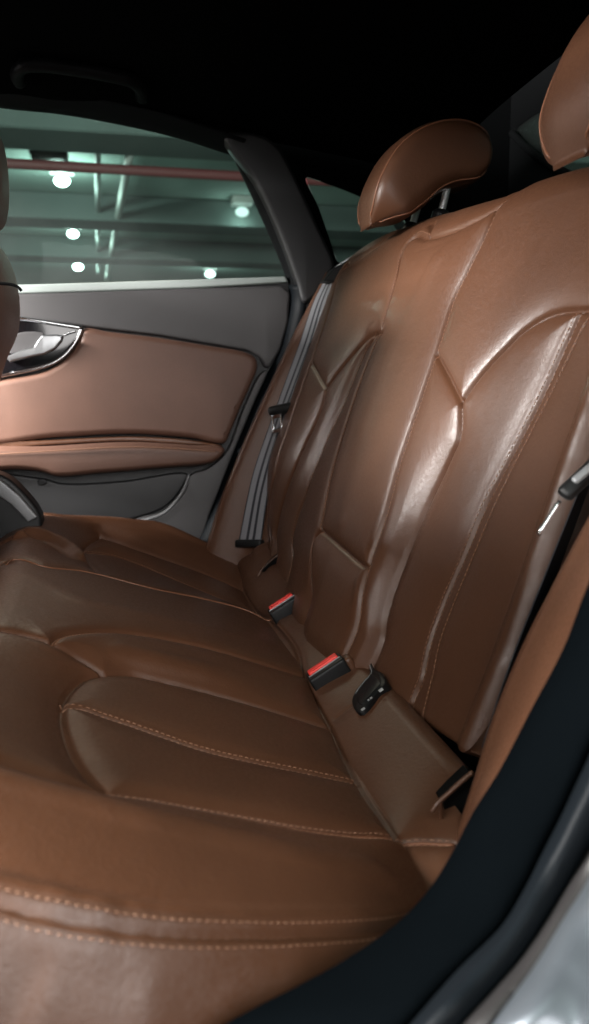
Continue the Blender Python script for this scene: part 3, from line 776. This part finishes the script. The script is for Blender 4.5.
# dark anchor slots at both ends of the roll
def slot(label, pts, X, curl):
    P3 = np.array([on_x(x, y, X) for x, y in pts]); t = thing('anchor_slot', label, 'anchor slot', tuple(P3.mean(0)))
    extrude_poly('opening', P3, (.02, 0, 0), M['dark_fill'], t)  # solid dark plate; the shade inside the slot is put into its colour
    for c_, r in curl: tube('leather_lip', smooth_curve([on_x(x, y, X-.006) for x, y in c_], 24), r, M['leather'], t, 8)
slot('dark slit with leather lip at the far end of the roll, by the striped belt', [(262, 572), (270, 563), (282, 553), (287, 556), (278, 562), (268, 571)], .40, [([(257, 577), (264, 567), (274, 558), (285, 550)], .0012)])
slot('dark opening with curled leather lip at the near end of the seat roll', [(444, 802), (456, 789), (472, 774), (480, 780), (468, 815), (458, 830), (449, 830), (445, 815)], -.482,
     [([(432, 812), (438, 803), (449, 793), (462, 781), (473, 772)], .0024), ([(440, 803), (441, 815), (445, 827), (452, 838)], .0020)])

# ================================================================== far door
cb = thing('car', 'dark car interior with black roof lining, leather lined far door and near door sill', 'car', (0, 0, -.4))
dr = pad('door', [(-60, 290), (100, 286), (288, 279), (294, 292), (290, 330), (272, 371), (252, 412), (228, 458), (205, 508), (190, 560), (-60, 590)], .655, M['grey_dark'], cb, .03, .002, .006, smooth=False)
pad('upper_trim', [(-60, 296), (60, 293), (180, 289), (282, 286), (290, 293), (288, 322), (280, 350), (269, 368), (264, 367), (259, 357), (248, 351), (160, 336), (85, 327), (20, 319), (-60, 312)], .645, M['grey'], dr, .02, .006, .006, smooth=False)
pad('window_ledge', [(-60, 287), (100, 282.5), (286, 276.5), (288, 283), (200, 288.5), (100, 292), (-60, 297)], .648, M['ledge'], dr, .02, .006, .0045, smooth=False)
pad('leather_inlay', [(84, 329), (110, 332), (160, 338), (210, 346), (246, 352.5), (255, 358), (257, 367), (250, 386), (240, 408), (230, 432), (224, 443), (190, 438), (130, 434), (60, 437), (-60, 442), (-60, 392), (0, 380), (45, 371), (66, 358), (78, 342)], .635, M['leather_door_lit'], dr, .02, .016, .014)
pad('trim_strip', [(-60, 446), (50, 440), (130, 436.5), (190, 440), (223, 446), (190, 445), (130, 441.5), (50, 445), (-60, 451)], .630, M['leather'], dr, .02, .004, .004)
pad('armrest', [(-60, 452), (50, 446), (130, 442), (190, 445), (224, 448), (221, 456), (210, 463), (160, 468), (100, 473), (58, 476), (44, 472), (20, 469), (-60, 470)], .628, M['leather_door_lit'], dr, .02, .034, .0125)
pad('door_pocket', [(-60, 478), (42, 478), (62, 483), (120, 481), (188, 474), (181, 490), (165, 507), (132, 519), (60, 530), (-60, 545)], .650, M['grey_dark'], dr, .02, .006, .006)
pad('lower_trim', [(267, 371), (261, 373), (243, 409), (227, 450), (208, 468), (190, 475), (184, 491), (168, 509), (132, 522), (128, 540), (194, 545), (212, 507), (232, 456), (254, 403)], .640, M['grey'], dr, .02, .005, .004)
tube('trim_edge', smooth_curve([on_x(x, y, .634) for x, y in [(120, 523), (140, 521), (165, 512), (182, 492), (189, 475)]], 40), .0035, M['silver'], dr)
pad('screw_cover', [(38, 480), (44, 479), (47, 482), (44, 485), (39, 485)], .640, M['black'], dr, .01, .002, .002, 40)
tube('inlay_stitch_line', smooth_curve([on_x(x, y, .590) for x, y in [(-50, 457), (50, 451), (130, 447), (190, 449.5), (215, 452)]], 60), .0010, M['thread'], dr, 6)
pad('handle_plate', [(-60, 315), (20, 319.5), (81, 328.5), (72, 346), (58, 359), (40, 366), (0, 374), (-60, 388)], .630, M['gloss'], dr, .02, .003, .004)
fr = smooth_curve([on_x(x, y, .624) for x, y in [(-60, 313), (20, 318.5), (60, 324.5), (82, 328)]], 40)
tube('chrome_trim', fr, .0038, M['chrome'], dr)
fr = smooth_curve([on_x(x, y, .624) for x, y in [(82, 328), (76, 341), (67, 353), (56, 361.5), (40, 367.5), (0, 376), (-60, 390)]], 60)
tube('chrome_trim', fr, .0040, M['chrome'], dr)
pad('handle_recess', [(14, 336), (24, 332), (44, 334), (36, 346), (20, 352), (10, 353)], .624, M['grey'], dr, .01, .001, .003)
pad('door_handle', [(5, 357), (22, 350), (34, 346.5), (38, 340), (42, 335), (56, 334.5), (63.5, 335.5), (62, 341), (55, 349), (44, 354.5), (26, 358), (10, 362)], .612, M['satin'], dr, .012, .006, .0035, smooth=False)
tube('handle_edge', smooth_curve([on_x(x, y, .616) for x, y in [(64, 335), (70, 332.5), (76, 331)]], 10), .0016, M['chrome'], dr, 6)
GL = [(-70, 92), (0, 107), (60, 113.5), (120, 124), (180, 138), (232, 155), (248, 187), (268, 231), (287, 279), (-70, 292)]
gp = np.array([on_x(x, y, .672) for x, y in GL])
extrude_poly('window_pane', gp, (.004, 0, 0), M['glass'] if 'glass' in M else M.setdefault('glass', glass('tinted_glass', (.60, .72, .68))), dr)
loft('window_frame', [tr([(-70, 92), (0, 107), (60, 113.5), (120, 124), (180, 138), (232, 155)], .670), tr([(-70, 88), (0, 104), (60, 110), (120, 120.5), (180, 134), (236, 151)], .645), tr([(-70, 66), (0, 84), (60, 92), (120, 103), (180, 118), (246, 140)], .60)], M['gloss_frame'] if 'gloss_frame' in M else M.setdefault('gloss_frame', simple('frame_black', (.004, .0045, .005), .8, spec=.08)), dr, thick=.004)
loft('window_frame', [tr([(230, 150), (248, 187), (268, 231), (284, 270), (289, 290)], .672), tr([(233, 150), (251, 186), (272, 230), (288, 268), (293, 292)], .645), tr([(243, 148), (262, 186), (283, 230), (300, 268), (306, 296)], .625)], M['gloss_frame'], dr, thick=.004)
loft('door_seal', [tr([(289, 285), (290, 300), (287, 322), (279, 352), (268, 373), (253, 406), (231, 458), (211, 508), (192, 548)], .650), tr([(294, 285), (297, 302), (293, 324), (285, 354), (273, 378), (258, 410), (237, 461), (217, 510), (200, 548)], .625), tr([(301, 284), (304, 304), (300, 328), (291, 356), (279, 382), (263, 416), (243, 466), (224, 512), (207, 548)], .615), tr([(310, 284), (313, 306), (308, 332), (299, 360), (288, 386), (272, 420), (253, 470), (233, 516), (215, 548)], .640)], M['rubber'], dr, thick=.003)

# ================================================================== car body: roof lining, pillars, rear glass, near sill
ys = np.array([1.25, 1.1, .7, .43, .15, -.02, -.3, -.46])
def roofline(X, dz): return np.array([(X*(1-.04*max(0, -y)), y, dz-(.02 if y > 1.05 else 0)+(.0 if y > .3 else -.11*(.3-y)-.10*max(0, -y-.1)**1.6) - (.16*(y-.9) if y > .9 else 0)) for y in ys])
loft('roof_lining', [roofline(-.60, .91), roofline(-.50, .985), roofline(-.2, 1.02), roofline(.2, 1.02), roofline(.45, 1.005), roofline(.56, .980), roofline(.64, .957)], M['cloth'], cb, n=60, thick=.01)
gh = tube('grab_handle', smooth_curve([on_x(x, y, X) for x, y, X in [(20, 82, .56), (17, 74, .53), (24, 66, .505), (45, 65, .50), (75, 69, .50), (105, 74, .50), (130, 80, .505), (140, 88, .53), (142, 98, .56)]], 60), .0125, M.setdefault('handle_black', simple('handle_black', (.003, .003, .0035), .55, spec=.06)), cb, 14)
pad('pillar_trim', [(224, 136), (262, 136), (280, 150), (290, 168), (303, 195), (318, 228), (334, 266), (330, 276), (312, 300), (303, 304), (296, 282), (276, 228), (254, 182)], .618, M['grey_dark'], cb, .02, .010, .010)
pad('pillar_base', [(303, 306), (314, 301), (328, 280), (320, 300), (304, 335), (298, 345), (300, 325)], .620, M['grey'], cb, .02, .004, .006)
QG = [(306, 177), (330, 183.5), (362, 196), (396, 214), (420, 235), (395, 243), (345, 262), (338, 262), (330, 240), (318, 206)]
extrude_poly('quarter_window', [on_x(x, y, .668) for x, y in QG], (.004, 0, 0), M['glass'], cb)
def ring(name, inner, outer, f, mt, parent, X):
    a = smooth_curve([f(x, y, X) for x, y in inner], 120, True); b = smooth_curve([f(x, y, X) for x, y in outer], 120, True)
    V = np.vstack([a, b]); n = 120; Fc = [(i, (i+1) % n, n+(i+1) % n, n+i) for i in range(n)]
    o = mesh_obj(name, V, Fc, mt, parent); md = o.modifiers.new('thickness', 'SOLIDIFY'); md.thickness = .012; return o
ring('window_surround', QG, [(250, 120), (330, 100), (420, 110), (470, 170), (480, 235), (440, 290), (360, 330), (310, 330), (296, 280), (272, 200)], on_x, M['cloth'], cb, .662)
RG = [(514, 131), (528, 118), (560, 101), (640, 70), (680, 120), (640, 200), (560, 168), (532, 150)]
M['glass_clean'] = glass('rear_glass', (.60, .72, .68), .008)
extrude_poly('rear_window', [on_y(x, y, -.64) for x, y in RG], (0, -.005, 0), M['glass_clean'], cb)
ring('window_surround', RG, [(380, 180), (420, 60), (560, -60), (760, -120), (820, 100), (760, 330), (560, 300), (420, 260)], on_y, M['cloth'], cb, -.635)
tube('window_seal', smooth_curve([on_y(x, y, -.63) for x, y in [(512, 133), (531, 152), (560, 170), (600, 188)]], 30), .008, M['cloth'], cb)
extrude_poly('rear_pillar', [(.650, -.405, .60), (.650, -.640, .60), (.650, -.640, 1.15), (.650, -.405, 1.02)], (.012, 0, 0), M['cloth'], cb)
extrude_poly('parcel_shelf', [(-.62, -.37, .57), (.66, -.33, .58), (.66, -.62, .62), (-.62, -.62, .62)], (0, 0, -.02), M['cloth'], cb)
tube('shelf_edge', smooth_curve([on_x(x, y, X) for x, y, X in [(336, 268, .60), (350, 259, .56), (372, 249, .50), (398, 237, .42), (412, 230, .38)]], 30), .004, M['satin'], cb, 8)
extrude_poly('light_stop_panel', [(-.60, -.19, -.41), (.64, -.19, -.41), (.64, -.19, .22), (-.60, -.19, .22)], (0, -.03, 0), M['cloth'], cb)  # unseen panel added to stop light leaking under the seat
extrude_poly('floor_pan', [(-.60, 2.2, -.42), (.64, 2.2, -.42), (.64, -1.2, -.42), (-.60, -1.2, -.42)], (0, 0, -.04), M['cloth'], cb)
extrude_poly('dashboard', [(-.6, 1.25, -.4), (-.6, 1.22, .45), (-.6, 1.32, .62), (-.6, 1.75, .68), (-.6, 1.75, -.4)], (1.24, 0, 0), M['grey_dark'], cb, .03)
extrude_poly('light_block_console', [(-.09, .62, -.4), (-.09, .58, .53), (-.09, .90, .53), (-.09, 1.25, -.4)], (.13, 0, 0), M['grey_dark'], cb, .03)  # console made taller to block light coming between the front seats
bm = bmesh.new(); rbox(bm, (.50, .50, .16), (.26, .78, -.05), None, .05, 4); SEATB = bm
# near door opening: plastic sill, two rubber seals, painted flange
E0 = [(150, 1075), (235, 1022), (300, 988), (350, 960), (400, 924), (430, 892), (455, 852), (474, 815), (501, 772), (535, 707), (566, 648), (589, 588), (640, 480)]
E1 = [(330, 1120), (412, 1024), (457, 973), (503, 926), (526, 888), (544, 851), (560, 820), (574, 790), (589, 758), (640, 640)]
E2 = [(395, 1110), (463, 1024), (492, 993), (519, 962), (544, 926), (565, 891), (589, 849), (650, 730)]
E3 = [(430, 1110), (493, 1024), (513, 996), (534, 967), (562, 921), (589, 875), (650, 765)]
E4 = [(490, 1110), (545, 1024), (574, 972), (600, 925), (660, 810)]
E5 = [(535, 1120), (582, 1030), (600, 1000), (660, 880)]
E6 = [(600, 1150), (640, 1070), (700, 950)]
def sh(pts, dx, dy): return [(x+dx, y+dy) for x, y in pts]
def edge(pts, X, k, low=.05):
    """one line of the door opening: along the sill, up the measured curve, then over to the roof; k = how far outside the innermost line"""
    C = tr(pts, X, low); x0 = C[0][0]
    fwd = [np.array([x0-.01, 1.5, C[0][2]-.10-k*.25]), np.array([x0-.005, .75, C[0][2]-.085-k*.2])]
    up = [np.array([X+dx, y-k, z]) for dx, y, z in ((.02, -.165, .50), (.04, -.185, .64))] + [np.array([X+.07, -.13-k*.7, .80+k*.5]), np.array([X+.085, .02, .905+k*.7]), np.array([X+.085, .40, .945+k*.8]), np.array([X+.085, 1.3, .93+k*.8])]
    P = np.vstack([fwd, C, up])
    # a long even curve that keeps the measured part dense
    return np.vstack([resample(np.vstack([fwd, C[:1]]), 16)[:-1], smooth_curve(C, 90), smooth_curve(np.vstack([C[-1:], up]), 50)[1:]])
def band(name, rows, material, m):
    C = np.array(rows); n = C.shape[1]
    G = np.array([smooth_curve(C[:, i], m) for i in range(n)]); Fc = [(i*m+j, i*m+j+1, (i+1)*m+j+1, (i+1)*m+j) for i in range(n-1) for j in range(m-1)]
    o = mesh_obj(name, G.reshape(-1, 3), Fc, material, cb); md = o.modifiers.new('thickness', 'SOLIDIFY'); md.thickness = .003; md.offset = 0; return o
E01 = [((a[0]+b[0])/2, (a[1]+b[1])/2) for a, b in zip(smooth_curve(E0, 12), smooth_curve(E1, 12))]
band('sill_trim', [edge(sh(E0, 10, 6), -.655, -.004), edge(E0, -.675, .0, .06), edge(sh(E0, 9, 6), -.702, .004), edge(E01, -.725, .03), edge(sh(E1, -6, -4), -.740, .052), edge(E1, -.738, .056)], M['rubber_soft'], 40)
band('inner_seal', [edge(E1, -.735, .056), edge(sh(E1, 5, 3), -.752, .060), edge(sh(E2, -18, -12), -.765, .068), edge(sh(E2, -5, -3), -.762, .078), edge(E2, -.752, .082)], M['rubber'], 30)
band('outer_seal', [edge(E2, -.752, .082), edge(sh(E2, 5, 3), -.768, .085), edge(sh(E2, 14, 9), -.775, .090), edge(sh(E3, -5, -3), -.772, .096), edge(E3, -.765, .10)], M.setdefault('seal_grey', simple('grey_seal', (.012, .011, .011), .5)), 30)
e6 = edge(E6, -.83, .19); ctr = np.array([0, .55, .45]); outw = e6-ctr; outw[:, 0] = 0; outw /= np.linalg.norm(outw, axis=1)[:, None]
e7 = e6+outw*.18+np.array([-.03, 0, 0]); e8 = e6+outw*.6+np.array([-.01, 0, 0])
top = np.clip((e6[:, 2]-.75)/.2, 0, 1)[:, None]                     # above the glass line the panel turns in to the roof
e7 = e7*(1-top)+(e6+np.array([.12, 0, .05]))*top; e8 = e8*(1-top)+(e6+np.array([.5, 0, .10]))*top
band('painted_flange', [edge(E3, -.765, .10), edge(sh(E3, 4, 3), -.778, .103), edge(sh(E4, -10, -6), -.790, .118), edge(E4, -.792, .125), edge(E5, -.800, .145), edge(sh(E5, 12, 8), -.815, .152), e6], M['paint'], 40)
band('body_panel', [e6, e7, e8], M['paint'], 20)

# ================================================================== front passenger seat
fs = thing('front_seat', 'back of the brown leather front seat, cut off at the left edge of the view', 'car seat', tuple(on_x(-20, 400, .3)), 'front seats')
def seat_block(name, rear, below, depth, X0, X1, bev, parent):
    R_ = [on_x(x, y, X1) for x, y in rear]+[np.array([X1, y, z]) for y, z in below]
    R_ = smooth_curve(R_, 40); R_[:, 0] = X0; R_[:, 1:] += (np.linspace(-1, 1, 40)[:, None]**6)*np.array([.25*depth, 0]); T = np.gradient(R_, axis=0); T /= np.linalg.norm(T, axis=1)[:, None]
    Fr = R_+np.stack([0*T[:, 0], -T[:, 2], T[:, 1]], 1)*0+np.array([0, depth, .02*depth])
    bm = bmesh.new(); P = list(R_)+list(Fr[::-1]); n = len(P)
    st = [(0., bev), (.3*bev, .4*bev), (bev, .0)]; L = X1-X0; xs = [(x, i) for x, i in st]+[(L-x, i) for x, i in st[::-1]]
    P = np.array(P); Tn = np.roll(P, -1, 0)-np.roll(P, 1, 0); Tn /= np.linalg.norm(Tn, axis=1)[:, None]+1e-9; Nn = np.stack([0*Tn[:, 0], -Tn[:, 2], Tn[:, 1]], 1)
    if ((P+Nn*.01-P.mean(0))**2).sum() > ((P-P.mean(0))**2).sum(): Nn = -Nn
    rings = [[bm.verts.new(p+q*i+np.array([x, 0, 0])) for p, q in zip(P, Nn)] for x, i in xs]
    for a_, b_ in zip(rings, rings[1:]):
        for i in range(n): bm.faces.new((a_[i], a_[(i+1) % n], b_[(i+1) % n], b_[i]))
    f1 = bm.faces.new(rings[0]); f2 = bm.faces.new(rings[-1]); caps = bmesh.ops.triangulate(bm, faces=[f1, f2])['faces']
    bm.faces.index_update(); ids = [f.index for f in caps]
    o = bm_obj(name, bm, M['leather_front'], parent)
    for i in ids: o.data.polygons[i].use_smooth = False
    return o
seat_block('headrest', [(-12, 122), (-3, 130), (4, 144), (8, 165), (10, 190), (9, 215), (5, 231), (-8, 240)], [], .09, .14, .44, .012, fs)
_b = on_x(12, 348, .52)
bb_ = seat_block('backrest', [(-14, 231), (-4, 237), (9, 248), (17, 268), (21, 292), (21.5, 315), (19, 334)], [(_b[1]+.012, _b[2]-.03), (_b[1]+.05, .30), (_b[1]+.075, .12), (_b[1]+.08, -.06)], .13, -.01, .52, .014, fs)
for xx in (.22, .36): tube('headrest_post', np.array([(xx, on_x(-14, 231, .52)[1]+.06, on_x(-14, 231, .52)[2]-.05), (xx, on_x(-8, 240, .44)[1]+.05, on_x(-8, 240, .44)[2]+.06)]), .006, M['post'], fs, 10)
tube('seam', smooth_curve([on_x(x, y, -.012) for x, y in [(-30, 284), (8, 284), (18, 287), (21.5, 291)]], 20), .0022, M['dark_fill'], bb_, 6)
pad('seat_base', [(-60, 470), (0, 474), (24, 492), (42, 520), (30, 552), (-60, 570)], .47, M['black'], fs, .05, .006, .01)
pad('side_trim', [(-40, 447), (0, 479), (20, 496), (38, 517), (28, 522), (12, 505), (-40, 468)], .455, M['silver'], fs, .01, .004, .003, smooth=False)

bm_obj('seat_cushion', SEATB, M['leather_front'], fs)
# the other front seat stands outside the view, to the left of the camera
fs2 = fs.copy(); COL.objects.link(fs2); fs2.location.x -= .56; fs2.location.y += .36; fs2['label'] = 'brown leather front seat on the near side, just outside the left edge of the view'
for c in fs.children:
    d = c.copy(); COL.objects.link(d); d.parent = fs2
    for g in c.children: e = g.copy(); COL.objects.link(e); e.parent = d

# ================================================================== the parking garage outside
CZ = 2.05
concrete = simple('concrete', (.27, .33, .305), .85, bump=.3, bscale=30, var=.18, vscale=2)
conc_dark = simple('concrete_beam', (.085, .105, .10), .85, bump=.3, bscale=30, var=.2, vscale=2)
def box(name, lo, hi, m, parent=None):
    bm = bmesh.new(); lo = np.array(lo); hi = np.array(hi); rbox(bm, tuple(hi-lo), tuple((lo+hi)/2), None, .01, 1); return bm_obj(name, bm, m, parent, False)
tag(box('floor', (-8, -10, -.85), (18, 12, -.75), simple('garage_floor', (.2, .21, .2), .6, var=.2)), kind='structure')
tag(box('ceiling', (-8, -10, CZ), (18, 12, CZ+.2), concrete), kind='structure')
tag(box('wall', (16, -10, -.75), (16.3, 12, CZ-.01), conc_dark), 'pale concrete garage wall far beyond the door window', 'wall')
tag(box('wall', (-8, -10.3, -.75), (18, -10, CZ-.01), concrete), 'concrete garage wall seen through the small rear windows', 'wall')
for i, (py, lab) in enumerate(((219, 'dark ceiling beam between the two brightest garage lamps'), (257, 'ceiling beam behind the second bright garage lamp'), (130, 'ceiling beam above the red pipe outside the window'))):
    x = on_z(60, py, CZ-.22)[0]
    tag(box('ceiling_beam', (x, -9.9, CZ-.22), (x+.45, 11.9, CZ-.005), conc_dark), lab, 'beam', 'concrete ceiling beams')
pr = on_x(120, 169, 4.2); red = simple('red_pipe', (.11, .022, .024), .6)
tag(tube('red_pipe', np.array([(4.2, 11.5, pr[2]+.02), (4.2, 2, pr[2]), (4.2, -3, pr[2]-.01), (4.2, -9.5, pr[2]-.03)]), .030, red, None, 16), 'red sprinkler pipe running level under the garage ceiling', 'pipe')
wp = simple('white_pipe', (.62, .62, .60), .4); dp = simple('grey_pipe', (.3, .32, .31), .5)
p0 = on_z(97, 116, CZ-.14); p1 = on_z(98.5, 276, CZ-.14)
tag(tube('ceiling_pipe', np.linspace(p0, p1, 8), .022, dp, None, 12), 'thin grey pipe running away along the garage ceiling, left of the white one', 'pipe')
p0 = on_z(134, 130, CZ-.18); p1 = on_z(106, 282, CZ-.18)
tag(tube('ceiling_pipe', np.linspace(p0, p1, 8), .028, wp, None, 12), 'white pipe running slanted below the garage ceiling', 'pipe')
q = on_z(49, 153, CZ-.12); bm = bmesh.new(); rbox(bm, (.22, .24, .09), q, None, .03, 3)
tag(bm_obj('ceiling_device', bm, M['black']), 'small dark box fixed to the garage ceiling over the red pipe', 'fixture')  # dome shaped ceiling device, built as a box
def lamp(px, py, label, w, e, r, n=1):
    p = on_z(px, py, CZ-.12); t = thing('ceiling_lamp', label, 'lamp', tuple(p), 'garage ceiling lamps')
    bm = bmesh.new(); bmesh.ops.create_icosphere(bm, subdivisions=3, radius=r)
    bmesh.ops.scale(bm, vec=(1.0, 1.15, .8), verts=bm.verts[:])
    bmesh.ops.translate(bm, vec=p, verts=bm.verts[:]); bm_obj('globe', bm, emitter('lamp_glow', (.88, 1, .97), e), t)
    bm = bmesh.new(); rbox(bm, (.16, .18, .07), p+np.array([0, 0, .09]), None, .01, 2); bm_obj('fitting', bm, wp, t)
    l = bpy.data.lights.new('garage_light', 'POINT'); l.energy = w; l.color = (.88, 1, .96); l.shadow_soft_size = r*1.1
    o = bpy.data.objects.new('garage_light', l); COL.objects.link(o); o.location = p-np.array([0, 0, r+.06])
lamp(62, 181, 'brightest garage lamp, nearest beyond the door window', 36, 30, .050)
lamp(73, 234, 'middle of the three glowing garage lamps beyond the window', 34, 30, .048)
lamp(78, 267, 'farthest and lowest of the three glowing garage lamps', 34, 30, .055)
lamp(242, 212, 'faint small glow near the right edge of the door window', 4, 2.5, .05)  # small glow of unknown source, built as a weak lamp
lamp(210, 274, 'pale distant glow just above the window ledge', 20, 8, .06)  # pale patch of unknown source, built as a lamp

# ================================================================== camera, world, lamps
cd = bpy.data.cameras.new('camera'); co = bpy.data.objects.new('camera', cd); COL.objects.link(co)
cd.sensor_fit = 'VERTICAL'; cd.sensor_height = 36; cd.lens = FPX/H*36; cd.clip_start = .01; cd.clip_end = 500
Mx = Matrix((RT, UP, -FW)).transposed().to_4x4(); Mx.translation = Vector(CAM); co.matrix_world = Mx
S.camera = co
cd.dof.use_dof = True; cd.dof.focus_distance = 1.15; cd.dof.aperture_fstop = 5.6
w = bpy.data.worlds.new('World'); S.world = w; w.use_nodes = True
w.node_tree.nodes['Background'].inputs[0].default_value = (.55, .75, .75, 1); w.node_tree.nodes['Background'].inputs[1].default_value = .02
def area(name, loc, target, size, power, col=(1, 1, 1), size_y=None):
    l = bpy.data.lights.new(name, 'AREA'); l.energy = power; l.color = col; l.size = size
    if size_y: l.shape = 'RECTANGLE'; l.size_y = size_y
    o = bpy.data.objects.new(name, l); COL.objects.link(o); o.location = loc
    o.rotation_euler = (Vector(target)-Vector(loc)).to_track_quat('-Z', 'Y').to_euler(); return o
area('garage_light_beside_door', (-2.6, -.05, 1.10), (.2, .1, .3), 1.8, 58, (1, .97, .95), 1.2)
area('fill_light_over_door', (-1.7, .05, 2.35), (-.4, .15, 0), .7, 120, (1, .96, .92), .7)  # added fill without a fixture, to brighten the near bolster
area('garage_light_ahead', (-.2, 2.4, 1.22), (.1, -.1, .5), 1.1, 800, (1, .97, .94), .40)
area('fill_light_near_ahead', (-1.8, 1.9, 1.1), (.1, -.1, .4), .6, 20, (1, .94, .90), .5)  # added fill from the near front, for the lower part of the far seat
area('sheen_light_over_far_side', (2.0, .22, 1.98), (0, .15, .1), .5, 18, (1, .62, .54), .6)  # added lamp for leather sheen, warmed to cancel the green glass
area('sheen_light_far_ahead', (2.0, 2.0, 1.2), (0, -.1, .4), .8, 30, (1, .66, .58), .6)  # added out-of-view lamp that puts sheen on the backrest
S.view_settings.view_transform = 'Standard'; S.view_settings.look = 'None'; S.view_settings.exposure = 0; S.view_settings.gamma = 1
